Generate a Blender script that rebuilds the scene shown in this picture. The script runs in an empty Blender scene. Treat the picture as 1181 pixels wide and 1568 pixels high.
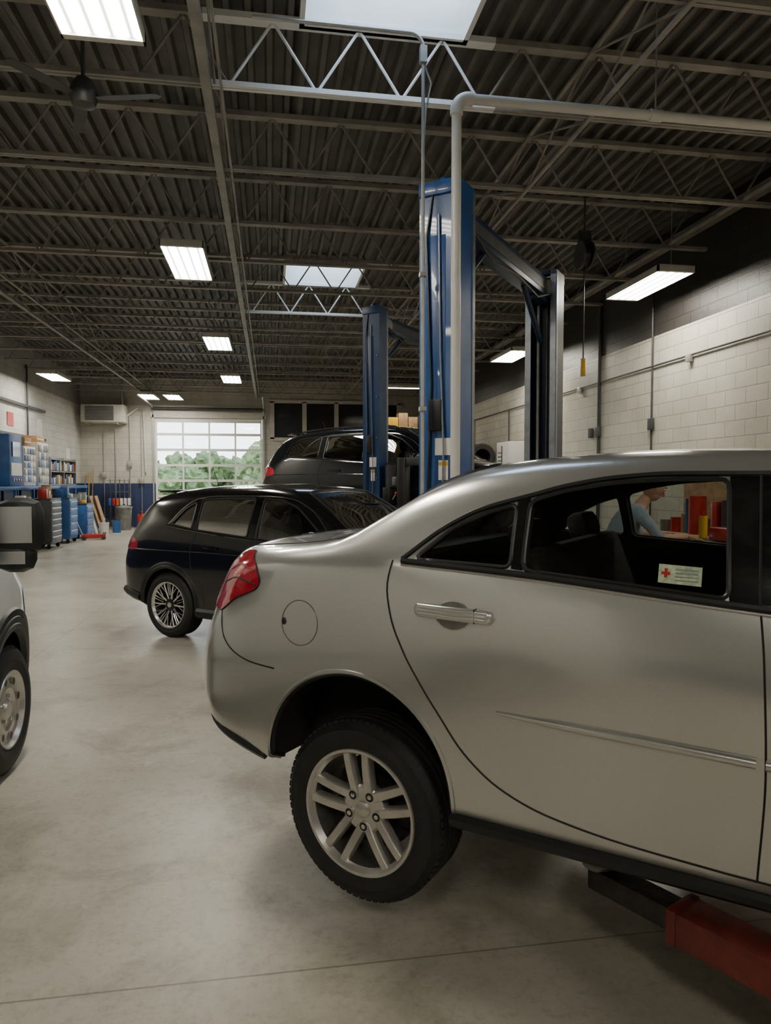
import bpy, bmesh, math, random
import numpy as np
from mathutils import Vector, Matrix
from mathutils.bvhtree import BVHTree
random.seed(7)
scene = bpy.context.scene
rad = math.radians

# ------------------------------------------------------------------ materials
def M(name, col, rough=.5, metal=0, var=.08, scale=6, bump=0, coat=0, emit=0, spec=None):
    m = bpy.data.materials.new(name); m.use_nodes = True
    nt = m.node_tree; N = nt.nodes; L = nt.links
    b = N['Principled BSDF']
    tc = N.new('ShaderNodeTexCoord'); nz = N.new('ShaderNodeTexNoise')
    nz.inputs['Scale'].default_value = scale; nz.inputs['Detail'].default_value = 4
    L.new(tc.outputs['Object'], nz.inputs['Vector'])
    r = N.new('ShaderNodeValToRGB')
    r.color_ramp.elements[0].position = .3; r.color_ramp.elements[1].position = .7
    r.color_ramp.elements[0].color = [c*(1-var) for c in col]+[1]
    r.color_ramp.elements[1].color = [min(1, c*(1+var)) for c in col]+[1]
    L.new(nz.outputs['Fac'], r.inputs['Fac']); L.new(r.outputs['Color'], b.inputs['Base Color'])
    b.inputs['Roughness'].default_value = rough; b.inputs['Metallic'].default_value = metal
    if coat:
        b.inputs['Coat Weight'].default_value = coat; b.inputs['Coat Roughness'].default_value = .04
    if emit:
        b.inputs['Emission Color'].default_value = list(col)+[1]; b.inputs['Emission Strength'].default_value = emit
    if bump:
        bp = N.new('ShaderNodeBump'); bp.inputs['Strength'].default_value = bump; bp.inputs['Distance'].default_value = .01
        nz2 = N.new('ShaderNodeTexNoise'); nz2.inputs['Scale'].default_value = scale*12
        L.new(tc.outputs['Object'], nz2.inputs['Vector']); L.new(nz2.outputs['Fac'], bp.inputs['Height'])
        L.new(bp.outputs['Normal'], b.inputs['Normal'])
    return m

def glass(name, tint, rough=.02, refl=.9):
    m = bpy.data.materials.new(name); m.use_nodes = True
    nt = m.node_tree; N = nt.nodes; L = nt.links; N.clear()
    o = N.new('ShaderNodeOutputMaterial'); mx = N.new('ShaderNodeMixShader')
    t = N.new('ShaderNodeBsdfTransparent'); g = N.new('ShaderNodeBsdfGlossy'); f = N.new('ShaderNodeFresnel')
    t.inputs['Color'].default_value = list(tint)+[1]; g.inputs['Roughness'].default_value = rough
    g.inputs['Color'].default_value = (refl, refl, refl, 1); f.inputs['IOR'].default_value = 1.5
    L.new(f.outputs[0], mx.inputs[0]); L.new(t.outputs[0], mx.inputs[1]); L.new(g.outputs[0], mx.inputs[2])
    L.new(mx.outputs[0], o.inputs[0]); return m

def lampmat(name, strength, pitch):
    """prismatic lens with the fluorescent tubes showing through as stripes"""
    m = bpy.data.materials.new(name); m.use_nodes = True
    nt = m.node_tree; N = nt.nodes; L = nt.links; N.clear()
    o = N.new('ShaderNodeOutputMaterial'); e = N.new('ShaderNodeEmission'); L.new(e.outputs[0], o.inputs[0])
    tc = N.new('ShaderNodeTexCoord'); sp = N.new('ShaderNodeSeparateXYZ'); L.new(tc.outputs['Object'], sp.inputs[0])
    a = N.new('ShaderNodeMath'); a.operation = 'MULTIPLY'; a.inputs[1].default_value = 2*math.pi/pitch; L.new(sp.outputs['X'], a.inputs[0])
    c = N.new('ShaderNodeMath'); c.operation = 'COSINE'; L.new(a.outputs[0], c.inputs[0])
    r = N.new('ShaderNodeMapRange'); r.inputs['From Min'].default_value = -1; r.inputs['From Max'].default_value = 1
    r.inputs['To Min'].default_value = strength*.06; r.inputs['To Max'].default_value = strength*1.9; L.new(c.outputs[0], r.inputs['Value'])
    L.new(r.outputs[0], e.inputs['Strength']); e.inputs['Color'].default_value = (1, .94, .82, 1)
    return m

def wallmat(name, upper, lower, split, axis='Y', top=None, topz=99, bump=.5):
    """painted concrete block, painted in horizontal bands"""
    m = bpy.data.materials.new(name); m.use_nodes = True
    nt = m.node_tree; N = nt.nodes; L = nt.links; b = N['Principled BSDF']
    g = N.new('ShaderNodeNewGeometry'); sp = N.new('ShaderNodeSeparateXYZ'); L.new(g.outputs['Position'], sp.inputs[0])
    cb = N.new('ShaderNodeCombineXYZ'); L.new(sp.outputs[axis], cb.inputs[0]); L.new(sp.outputs['Z'], cb.inputs[1])
    br = N.new('ShaderNodeTexBrick'); L.new(cb.outputs[0], br.inputs['Vector'])
    br.inputs['Scale'].default_value = 1; br.inputs['Brick Width'].default_value = .406; br.inputs['Row Height'].default_value = .203
    br.inputs['Mortar Size'].default_value = .008; br.inputs['Mortar Smooth'].default_value = .3
    br.inputs['Color1'].default_value = (1, 1, 1, 1); br.inputs['Color2'].default_value = (.88, .88, .88, 1); br.inputs['Mortar'].default_value = (.6, .6, .6, 1)
    def step(z):
        c = N.new('ShaderNodeMath'); c.operation = 'GREATER_THAN'; L.new(sp.outputs['Z'], c.inputs[0]); c.inputs[1].default_value = z; return c
    mx = N.new('ShaderNodeMixRGB'); L.new(step(split).outputs[0], mx.inputs[0])
    mx.inputs[1].default_value = list(lower)+[1]; mx.inputs[2].default_value = list(upper)+[1]
    cur = mx
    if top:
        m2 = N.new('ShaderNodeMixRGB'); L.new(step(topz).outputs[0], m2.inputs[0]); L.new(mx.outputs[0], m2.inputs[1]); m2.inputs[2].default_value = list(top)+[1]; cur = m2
    mu = N.new('ShaderNodeMixRGB'); mu.blend_type = 'MULTIPLY'; mu.inputs[0].default_value = .8
    L.new(cur.outputs[0], mu.inputs[1]); L.new(br.outputs['Color'], mu.inputs[2])
    nz = N.new('ShaderNodeTexNoise'); nz.inputs['Scale'].default_value = 1.1; nz.inputs['Detail'].default_value = 5; L.new(g.outputs['Position'], nz.inputs['Vector'])
    rr = N.new('ShaderNodeValToRGB'); rr.color_ramp.elements[0].color = (.8, .8, .78, 1); rr.color_ramp.elements[1].color = (1, 1, 1, 1)
    rr.color_ramp.elements[0].position = .35; rr.color_ramp.elements[1].position = .65
    L.new(nz.outputs['Fac'], rr.inputs[0])
    m3 = N.new('ShaderNodeMixRGB'); m3.blend_type = 'MULTIPLY'; m3.inputs[0].default_value = 1
    L.new(mu.outputs[0], m3.inputs[1]); L.new(rr.outputs[0], m3.inputs[2]); L.new(m3.outputs[0], b.inputs['Base Color'])
    bp = N.new('ShaderNodeBump'); bp.invert = True; bp.inputs['Strength'].default_value = bump; bp.inputs['Distance'].default_value = .012
    L.new(br.outputs['Fac'], bp.inputs['Height'])
    b2 = N.new('ShaderNodeBump'); b2.inputs['Strength'].default_value = .5; b2.inputs['Distance'].default_value = .005
    n2 = N.new('ShaderNodeTexNoise'); n2.inputs['Scale'].default_value = 45; L.new(g.outputs['Position'], n2.inputs['Vector'])
    L.new(n2.outputs['Fac'], b2.inputs['Height']); L.new(bp.outputs[0], b2.inputs['Normal']); L.new(b2.outputs[0], b.inputs['Normal'])
    b.inputs['Roughness'].default_value = .42
    return m

def floormat():
    m = bpy.data.materials.new('sealed_concrete'); m.use_nodes = True
    nt = m.node_tree; N = nt.nodes; L = nt.links; b = N['Principled BSDF']
    g = N.new('ShaderNodeNewGeometry'); sp = N.new('ShaderNodeSeparateXYZ'); L.new(g.outputs['Position'], sp.inputs[0])
    def noise(sc, det=6, rough=.6, dist=0):
        n = N.new('ShaderNodeTexNoise'); n.inputs['Scale'].default_value = sc; n.inputs['Detail'].default_value = det; n.inputs['Distortion'].default_value = dist
        n.inputs['Roughness'].default_value = rough; L.new(g.outputs['Position'], n.inputs['Vector']); return n
    def ramp(src, p0, c0, p1, c1):
        r = N.new('ShaderNodeValToRGB'); e = r.color_ramp.elements
        e[0].position = p0; e[0].color = c0+(1,); e[1].position = p1; e[1].color = c1+(1,); L.new(src, r.inputs[0]); return r
    base = ramp(noise(.55).outputs['Fac'], .32, (.35, .325, .26), .68, (.50, .47, .39))
    st = ramp(noise(1.5, 9, .72, .6).outputs['Fac'], .36, (.62, .61, .59), .50, (1, 1, 1))
    sc = ramp(noise(7, 9, .78).outputs['Fac'], .32, (.76, .75, .73), .52, (1, 1, 1))
    gr = ramp(noise(28, 6, .8).outputs['Fac'], .34, (.80, .80, .79), .50, (1, 1, 1))
    wp = ramp(noise(2.3, 10, .78, .4).outputs['Fac'], .61, (0, 0, 0), .67, (1, 1, 1))
    def mul(a, c, f=1):
        x = N.new('ShaderNodeMixRGB'); x.blend_type = 'MULTIPLY'; x.inputs[0].default_value = f
        L.new(a, x.inputs[1]); L.new(c, x.inputs[2]); return x
    c = mul(base.outputs[0], st.outputs[0], .7); c = mul(c.outputs[0], sc.outputs[0], .7); c = mul(c.outputs[0], gr.outputs[0], .7)
    w = N.new('ShaderNodeMixRGB'); ml = N.new('ShaderNodeMath'); ml.operation = 'MULTIPLY'; ml.inputs[1].default_value = .45
    L.new(wp.outputs[0], ml.inputs[0]); L.new(ml.outputs[0], w.inputs[0]); L.new(c.outputs[0], w.inputs[1]); w.inputs[2].default_value = (.64, .63, .57, 1)
    def joint(out, off, per):
        a = N.new('ShaderNodeMath'); a.operation = 'ADD'; a.inputs[1].default_value = off; L.new(out, a.inputs[0])
        p = N.new('ShaderNodeMath'); p.operation = 'PINGPONG'; p.inputs[1].default_value = per/2; L.new(a.outputs[0], p.inputs[0])
        l = N.new('ShaderNodeMath'); l.operation = 'LESS_THAN'; l.inputs[1].default_value = .0042; L.new(p.outputs[0], l.inputs[0]); return l
    j1 = joint(sp.outputs['X'], 2.2, 4.4); j2 = joint(sp.outputs['Y'], -2.35, 5.0)
    mxm = N.new('ShaderNodeMath'); mxm.operation = 'MAXIMUM'; L.new(j1.outputs[0], mxm.inputs[0]); L.new(j2.outputs[0], mxm.inputs[1])
    fin = N.new('ShaderNodeMixRGB'); mj = N.new('ShaderNodeMath'); mj.operation = 'MULTIPLY'; mj.inputs[1].default_value = .6
    L.new(mxm.outputs[0], mj.inputs[0]); L.new(mj.outputs[0], fin.inputs[0]); L.new(w.outputs[0], fin.inputs[1]); fin.inputs[2].default_value = (.10, .085, .06, 1)
    vo = N.new('ShaderNodeTexVoronoi'); vo.inputs['Scale'].default_value = 1.3; L.new(g.outputs['Position'], vo.inputs['Vector'])
    os_ = ramp(vo.outputs['Distance'], .018, (.25, .22, .18), .032, (1, 1, 1)); fo = mul(fin.outputs[0], os_.outputs[0], .8)
    L.new(fo.outputs[0], b.inputs['Base Color'])
    ro = N.new('ShaderNodeMapRange'); ro.inputs['To Min'].default_value = .20; ro.inputs['To Max'].default_value = .50
    L.new(noise(2.2).outputs['Fac'], ro.inputs['Value']); L.new(ro.outputs[0], b.inputs['Roughness'])
    bp = N.new('ShaderNodeBump'); bp.inputs['Strength'].default_value = .12; bp.inputs['Distance'].default_value = .01
    L.new(noise(25).outputs['Fac'], bp.inputs['Height']); L.new(bp.outputs[0], b.inputs['Normal'])
    return m

mt = {}
mt['silver'] = M('silver_metallic_paint', (.60, .595, .56), .28, .75, .03, 200, coat=1)
mt['blackpaint'] = M('black_car_paint', (.004, .004, .005), .15, 0, .1, 50, coat=1)
mt['bluepaintcar'] = M('dark_grey_blue_car_paint', (.008, .010, .014), .2, .2, .1, 50, coat=1)
mt['vanwhite'] = M('white_van_paint', (.72, .72, .70), .3, 0, .03, 5, coat=.6)
mt['cavity'] = M('dark_interior_trim', (.018, .017, .016), .8, 0, .2, 12)
mt['blacktrim'] = M('black_plastic_trim', (.012, .012, .012), .4, 0, .2, 30)
mt['glossblack'] = M('gloss_black_trim', (.01, .01, .01), .12, 0, .2, 30, coat=1)
mt['rubber'] = M('tyre_rubber', (.014, .013, .012), .62, 0, .35, 14, bump=.25)
mt['alloy'] = M('painted_alloy', (.56, .54, .50), .32, .75, .08, 20)
mt['barrel'] = M('alloy_barrel', (.22, .21, .19), .4, .75, .2, 20)
mt['machined'] = M('machined_alloy', (.75, .74, .72), .25, .9, .05, 20)
mt['darkmetal'] = M('dark_cast_metal', (.045, .04, .035), .5, .6, .4, 16, bump=.3)
mt['chrome'] = M('bright_trim', (.7, .7, .68), .16, 1, .03, 9)
mt['redlens'] = M('red_tail_lens', (.42, .012, .03), .12, 0, .25, 60, coat=1)
mt['seat'] = M('seat_cloth', (.05, .047, .043), .9, 0, .3, 30, bump=.3)
mt['carglass'] = glass('tinted_car_glass', (.66, .68, .66))
mt['darkglass'] = glass('privacy_glass', (.10, .11, .11))
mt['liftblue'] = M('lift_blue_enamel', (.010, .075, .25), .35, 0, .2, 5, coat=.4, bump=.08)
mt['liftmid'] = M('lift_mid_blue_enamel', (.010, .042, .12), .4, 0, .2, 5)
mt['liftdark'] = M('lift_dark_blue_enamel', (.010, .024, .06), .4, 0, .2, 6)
mt['liftgrey'] = M('lift_rail_steel', (.22, .235, .26), .35, .6, .2, 9)
mt['liftred'] = M('lift_arm_red_enamel', (.15, .022, .015), .42, 0, .4, 10, bump=.2)
mt['pvc'] = M('grey_pvc_pipe', (.62, .60, .55), .35, 0, .05, 5)
mt['conduit'] = M('galvanised_conduit', (.45, .45, .43), .4, .6, .1, 12)
mt['deck'] = M('painted_steel_deck', (.115, .107, .095), .55, 0, .25, 3)
mt['joist'] = M('painted_joist_steel', (.27, .25, .22), .5, 0, .25, 4)
mt['joistwhitelit'] = M('white_skylit_joist_steel', (.80, .79, .76), .45, 0, .06, 4)  # white joist paint, mostly the skylight's brightness put into the colour
mt['white'] = M('white_enamel', (.75, .74, .70), .4, 0, .05, 4)
mt['offwhite'] = M('aged_white_enamel', (.58, .56, .50), .5, 0, .1, 4)
mt['lens'] = lampmat('fluorescent_lens', 45, .12)
mt['yellow'] = M('safety_yellow', (.75, .45, .03), .45, 0, .1, 8)
mt['card'] = M('cardboard', (.42, .26, .13), .85, 0, .2, 7)
mt['bluebench'] = M('blue_bench_paint', (.03, .12, .34), .45, 0, .2, 5)
mt['redbox'] = M('toolbox_red', (.48, .025, .02), .28, 0, .1, 5, coat=.5)
mt['grey'] = M('mid_grey_steel', (.22, .22, .21), .45, .3, .2, 7)
mt['darkgrey'] = M('dark_grey_steel', (.06, .06, .06), .45, .2, .2, 7)
mt['orange'] = M('orange_plastic', (.6, .12, .03), .5, 0, .1, 7)
mt['wood'] = M('plywood', (.35, .23, .12), .7, 0, .3, 9)
mt['leaf'] = M('foliage', (.15, .21, .09), .8, 0, .6, 3, bump=1)
mt['bark'] = M('bark', (.10, .07, .05), .9, 0, .3, 8)
mt['grass'] = M('lawn', (.20, .27, .12), .9, 0, .3, 1)
mt['asphalt'] = M('asphalt', (.22, .22, .22), .9, 0, .2, 6)
mt['clearglass'] = glass('clear_pane', (.93, .95, .95))
mt['voidglass'] = M('dark_office_glass', (.03, .032, .035), .12, 0, .2, 2)
mt['skin'] = M('skin', (.50, .28, .19), .5, 0, .06, 20)
mt['shirt'] = M('work_shirt_cloth', (.26, .31, .37), .85, 0, .15, 14, bump=.3)
mt['trouser'] = M('work_trousers_cloth', (.03, .035, .05), .9, 0, .2, 14, bump=.3)
mt['hair'] = M('hair', (.05, .03, .02), .8, 0, .3, 60, bump=.5)
mt['paper'] = M('printed_paper', (.8, .78, .72), .6, 0, .05, 30)
mt['sticker'] = M('sticker_green_white', (.50, .60, .40), .6, 0, .3, 60)

# ------------------------------------------------------------------ mesh builder
class MB:
    def __init__(s): s.v = []; s.f = []; s.m = []; s.mats = []
    def mi(s, mat):
        if isinstance(mat, str): mat = mt[mat]
        if mat not in s.mats: s.mats.append(mat)
        return s.mats.index(mat)
    def add(s, vs, fs, mat, X=None):
        o = len(s.v); k = s.mi(mat)
        for p in vs:
            p = Vector(p); s.v.append(tuple(X @ p) if X else tuple(p))
        for f in fs: s.f.append([i+o for i in f]); s.m.append(k)
    def box(s, c, d, mat, X=None, ch=0.0):
        x, y, z = d[0]/2, d[1]/2, d[2]/2; c = Vector(c)
        if ch:
            h = min(ch, x*.9, y*.9, z*.9); vs = []; 
            bm = bmesh.new(); bmesh.ops.create_cube(bm, size=1, matrix=Matrix.Diagonal((2*x, 2*y, 2*z, 1)))
            bmesh.ops.bevel(bm, geom=bm.edges[:], offset=h, segments=2, profile=.5, affect='EDGES')
            bm.verts.ensure_lookup_table()
            vs = [v.co+c for v in bm.verts]; fs = [[v.index for v in f.verts] for f in bm.faces]; bm.free()
            s.add(vs, fs, mat, X); return
        vs = [c+Vector((i*x, j*y, k*z)) for i in (-1, 1) for j in (-1, 1) for k in (-1, 1)]
        s.add(vs, [(0, 1, 3, 2), (4, 6, 7, 5), (0, 4, 5, 1), (2, 3, 7, 6), (0, 2, 6, 4), (1, 5, 7, 3)], mat, X)
    def tube(s, pts, r, mat, n=8, closed=False, X=None, radii=None, caps=True):
        pts = [Vector(p) for p in pts]; N = len(pts); vs = []; fs = []
        up = None
        for i, p in enumerate(pts):
            if closed: t = (pts[(i+1) % N]-pts[i-1])
            else: t = pts[min(i+1, N-1)]-pts[max(i-1, 0)]
            if t.length < 1e-9: t = Vector((0, 0, 1))
            t.normalize()
            if up is None:
                up = Vector((0, 0, 1)) if abs(t.z) < .9 else Vector((1, 0, 0))
            a = up-t*up.dot(t)
            if a.length < 1e-6: a = t.orthogonal()
            a.normalize(); up = a; b = t.cross(a)
            rr = radii[i] if radii else r
            for k in range(n):
                an = 2*math.pi*(k+.5)/n; vs.append(p+a*math.cos(an)*rr+b*math.sin(an)*rr)
        for i in range(N if closed else N-1):
            for k in range(n):
                i2 = (i+1) % N; k2 = (k+1) % n
                fs.append((i*n+k, i*n+k2, i2*n+k2, i2*n+k))
        if not closed and caps:
            fs.append(tuple(range(n))[::-1]); fs.append(tuple((N-1)*n+k for k in range(n)))
        s.add(vs, fs, mat, X)
    def cyl(s, p0, p1, r, mat, n=16, r2=None, X=None):
        s.tube([p0, p1], r, mat, n, X=X, radii=[r, r if r2 is None else r2])
    def lathe(s, prof, mat, n=48, X=None):      # prof (r, h) round local Z
        vs = []; fs = []; P = len(prof)
        for k in range(n):
            a = 2*math.pi*k/n
            for r, h in prof: vs.append((r*math.cos(a), r*math.sin(a), h))
        for k in range(n):
            k2 = (k+1) % n
            for i in range(P-1): fs.append((k*P+i, k2*P+i, k2*P+i+1, k*P+i+1))
        s.add(vs, fs, mat, X)
    def prism(s, out, h0, h1, mat, X=None):
        n = len(out); vs = [(p[0], p[1], h0) for p in out]+[(p[0], p[1], h1) for p in out]
        fs = [tuple(range(n))[::-1], tuple(range(n, 2*n))]+[(i, (i+1) % n, n+(i+1) % n, n+i) for i in range(n)]
        s.add(vs, fs, mat, X)
    def ell(s, c, r, mat, n=14, X=None):
        bm = bmesh.new(); bmesh.ops.create_uvsphere(bm, u_segments=n, v_segments=n//2+2, radius=1)
        vs = [Vector(c)+Vector((v.co.x*r[0], v.co.y*r[1], v.co.z*r[2])) for v in bm.verts]
        bm.verts.ensure_lookup_table(); fs = [[v.index for v in f.verts] for f in bm.faces]; bm.free(); s.add(vs, fs, mat, X)
    def build(s, name, parent=None, sharp=35, loc=None, rz=0, recalc=True):
        me = bpy.data.meshes.new(name); me.from_pydata(s.v, [], s.f)
        for m in s.mats: me.materials.append(m)
        me.polygons.foreach_set('material_index', s.m); me.update()
        if recalc:
            bm = bmesh.new(); bm.from_mesh(me); bmesh.ops.recalc_face_normals(bm, faces=bm.faces); bm.to_mesh(me); bm.free()
        me.polygons.foreach_set('use_smooth', [True]*len(me.polygons))
        me.set_sharp_from_angle(angle=rad(sharp))
        o = bpy.data.objects.new(name, me); scene.collection.objects.link(o)
        if parent: o.parent = parent
        if loc: o.location = loc
        o.rotation_euler = (0, 0, rz)
        return o

def empty(name, loc=(0, 0, 0), rz=0):
    e = bpy.data.objects.new(name, None); scene.collection.objects.link(e); e.location = loc; e.rotation_euler = (0, 0, rz); e.empty_display_size = .2; return e

def pchip(x, y, q):
    x = np.asarray(x, float); y = np.asarray(y, float); q = np.asarray(q, float)
    h = np.diff(x); d = np.diff(y)/h; m = np.zeros(len(x)); m[0] = d[0]; m[-1] = d[-1]
    for i in range(1, len(x)-1):
        if d[i-1]*d[i] > 0:
            w1 = 2*h[i]+h[i-1]; w2 = h[i]+2*h[i-1]; m[i] = (w1+w2)/(w1/d[i-1]+w2/d[i])
    k = np.clip(np.searchsorted(x, q, side='right')-1, 0, len(x)-2)
    t = (q-x[k])/h[k]
    return ((2*t**3-3*t**2+1)*y[k]+(t**3-2*t**2+t)*h[k]*m[k]+(-2*t**3+3*t**2)*y[k+1]+(t**3-t**2)*h[k]*m[k+1])

def rc(pts, r=.03):
    out = []; n = len(pts)
    for i in range(n):
        p = Vector(pts[i]); a = Vector(pts[i-1])-p; b = Vector(pts[(i+1) % n])-p
        ra = min(r, a.length*.4); rb = min(r, b.length*.4)
        p0 = p+a.normalized()*ra; p1 = p+b.normalized()*rb
        for t in (0, .33, .67, 1): out.append(tuple(p0*(1-t)**2+p*2*t*(1-t)+p1*t*t))
    return out

def dens(pts, step=.03, closed=False, smooth=True):
    P = [Vector(p) for p in pts]
    if smooth and len(P) > 2 and not closed:
        u = [0]
        for i in range(1, len(P)): u.append(u[-1]+(P[i]-P[i-1]).length)
        q = np.linspace(0, u[-1], max(3, int(u[-1]/step)))
        return list(zip(pchip(u, [p[0] for p in P], q), pchip(u, [p[1] for p in P], q)))
    out = []; n = len(P)
    for i in range(n if closed else n-1):
        a = P[i]; b = P[(i+1) % n]; k = max(1, int((b-a).length/step))
        for j in range(k): out.append(tuple(a.lerp(b, j/k)))
    if not closed: out.append(tuple(P[-1]))
    return out

class Body:
    """lofted vehicle body with real wheel wells, cabin and window openings"""
    def __init__(s, tab, nseg=4):
        T = np.array(tab, float); so = T[:, 0]; q = []
        for i in range(len(so)-1):
            k = max(2, int(round((so[i+1]-so[i])/.07))); q += list(np.linspace(so[i], so[i+1], k, endpoint=False))
        q.append(so[-1]); s.q = q
        C = [pchip(so, T[:, j], q) for j in range(T.shape[1])]
        s.rings = []
        for i in range(len(q)):
            r = [c[i] for c in C]
            ys = [0, r[2]]+[r[k] for k in range(3, 17, 2)]+[0]; zs = [r[1], r[1]]+[r[k] for k in range(4, 17, 2)]+[r[17]]
            u = [0]
            for k in range(1, len(ys)): u.append(u[-1]+max(1e-4, math.hypot(ys[k]-ys[k-1], zs[k]-zs[k-1])))
            uq = []
            for k in range(len(u)-1): uq += list(np.linspace(u[k], u[k+1], nseg, endpoint=False))
            uq.append(u[-1]); yy = pchip(u, ys, uq); zz = pchip(u, zs, uq)
            ring = [(-a, b) for a, b in zip(yy, zz)]+[(a, b) for a, b in list(zip(yy, zz))[1:-1][::-1]]
            s.rings.append((q[i], r[1], r[17], ring))
        s.mesh_data = s._solid(s.rings)
        s.bvh = BVHTree.FromPolygons([Vector(v) for v in s.mesh_data[0]], s.mesh_data[1])
    def _solid(s, R, f=None):
        vs = []; fs = []; n = len(R[0][3])
        for (x, zb, zc, ring) in R:
            for y, z in ring: vs.append((x, y, z) if not f else f(x, y, z, zb, zc))
        for i in range(len(R)-1):
            for k in range(n): fs.append((i*n+k, i*n+(k+1) % n, (i+1)*n+(k+1) % n, (i+1)*n+k))
        fs.append(tuple(range(n))); fs.append(tuple((len(R)-1)*n+k for k in range(n))[::-1])
        return vs, fs
    def _obj(s, data, name, mi=0):
        me = bpy.data.meshes.new(name); me.from_pydata(data[0], [], data[1])
        bm = bmesh.new(); bm.from_mesh(me); bmesh.ops.recalc_face_normals(bm, faces=bm.faces); bm.to_mesh(me); bm.free()
        me.materials.append(s.paint); me.materials.append(mt['cavity'])
        me.polygons.foreach_set('material_index', [mi]*len(me.polygons))
        o = bpy.data.objects.new(name, me); scene.collection.objects.link(o); return o
    def make(s, parent, paint, arches, cabin, side_w, top_w, ztop):
        s.paint = mt[paint]; o = s._obj(s.mesh_data, 'body_shell'); cut = []
        a, b, zf = cabin
        R = [r for r in s.rings if a <= r[0] <= b]
        def f(x, y, z, zb, zc): return (x, y*.925, zf+(z-zb)*((zc-.045-zf)/(zc-zb)))
        cut.append(s._obj(s._solid(R, f), 'c', 1))
        for w in side_w:
            w = rc(w); n = len(w); vs = [(p[0], -1.5, p[1]) for p in w]+[(p[0], 1.5, p[1]) for p in w]
            fs = [tuple(range(n)), tuple(range(n, 2*n))[::-1]]+[(i, (i+1) % n, n+(i+1) % n, n+i) for i in range(n)]
            cut.append(s._obj((vs, fs), 'c', 1))
        for w in top_w:
            w = rc(w, .06); n = len(w); vs = [(p[0], p[1], ztop) for p in w]+[(p[0], p[1], 3) for p in w]
            fs = [tuple(range(n)), tuple(range(n, 2*n))[::-1]]+[(i, (i+1) % n, n+(i+1) % n, n+i) for i in range(n)]
            cut.append(s._obj((vs, fs), 'c', 1))
        for (cx, cz, r) in arches:
            for sg in (-1, 1):
                n = 48; out = []
                for k in range(n):
                    an = 2*math.pi*k/n; out.append((cx+r*math.cos(an), cz+r*math.sin(an) if math.sin(an) > 0 else cz+r*2.2*math.sin(an)))
                vs = [(p[0], sg*.56, p[1]) for p in out]+[(p[0], sg*1.6, p[1]) for p in out]
                fs = [tuple(range(n)), tuple(range(n, 2*n))[::-1]]+[(i, (i+1) % n, n+(i+1) % n, n+i) for i in range(n)]
                cut.append(s._obj((vs, fs), 'c', 1))
        for c in cut:
            md = o.modifiers.new('b', 'BOOLEAN'); md.operation = 'DIFFERENCE'; md.solver = 'EXACT'; md.object = c
        dg = bpy.context.evaluated_depsgraph_get(); dg.update()
        me = bpy.data.meshes.new_from_object(o.evaluated_get(dg))
        o.modifiers.clear(); o.data = me
        for c in cut: bpy.data.objects.remove(c)
        me.polygons.foreach_set('use_smooth', [True]*len(me.polygons)); me.set_sharp_from_angle(angle=rad(32))
        o.parent = parent; return o
    def hit(s, a, b, plane, sg, off):
        if plane == 'side': o = Vector((a, sg*3, b)); d = Vector((0, -sg, 0))
        else: o = Vector((a, b, 4)); d = Vector((0, 0, -1))
        h = s.bvh.ray_cast(o, d)
        if h[0] is None:
            h = s.bvh.find_nearest(Vector((a, sg*.8, b)) if plane == 'side' else Vector((a, b, 1.2)))
        n = h[1]; 
        if n.dot(d) > 0: n = -n
        return h[0]+n*off
    def panel(s, mb, out, mat, plane='side', sg=-1, off=.003, step=.05, offf=None):
        bm = bmesh.new(); vs = [bm.verts.new((p[0], p[1], 0)) for p in out]; bm.faces.new(vs)
        for ax in (0, 1):
            lo = min(p[ax] for p in out); hi = max(p[ax] for p in out); k = lo+step
            while k < hi-.003:
                co = Vector((0, 0, 0)); co[ax] = k; no = Vector((0, 0, 0)); no[ax] = 1
                bmesh.ops.bisect_plane(bm, geom=bm.verts[:]+bm.edges[:]+bm.faces[:], plane_co=co, plane_no=no); k += step
        bm.verts.ensure_lookup_table(); bm.verts.index_update()
        mb.add([s.hit(v.co.x, v.co.y, plane, sg, offf(v.co.x, v.co.y) if offf else off) for v in bm.verts], [[v.index for v in f.verts] for f in bm.faces], mat); bm.free()
    def line(s, mb, pts, r, mat, plane='side', sg=-1, off=0, closed=False, n=6, smooth=True):
        d = dens(pts, .025, closed, smooth)
        mb.tube([s.hit(p[0], p[1], plane, sg, off) for p in d], r, mat, n, closed=closed)

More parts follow.
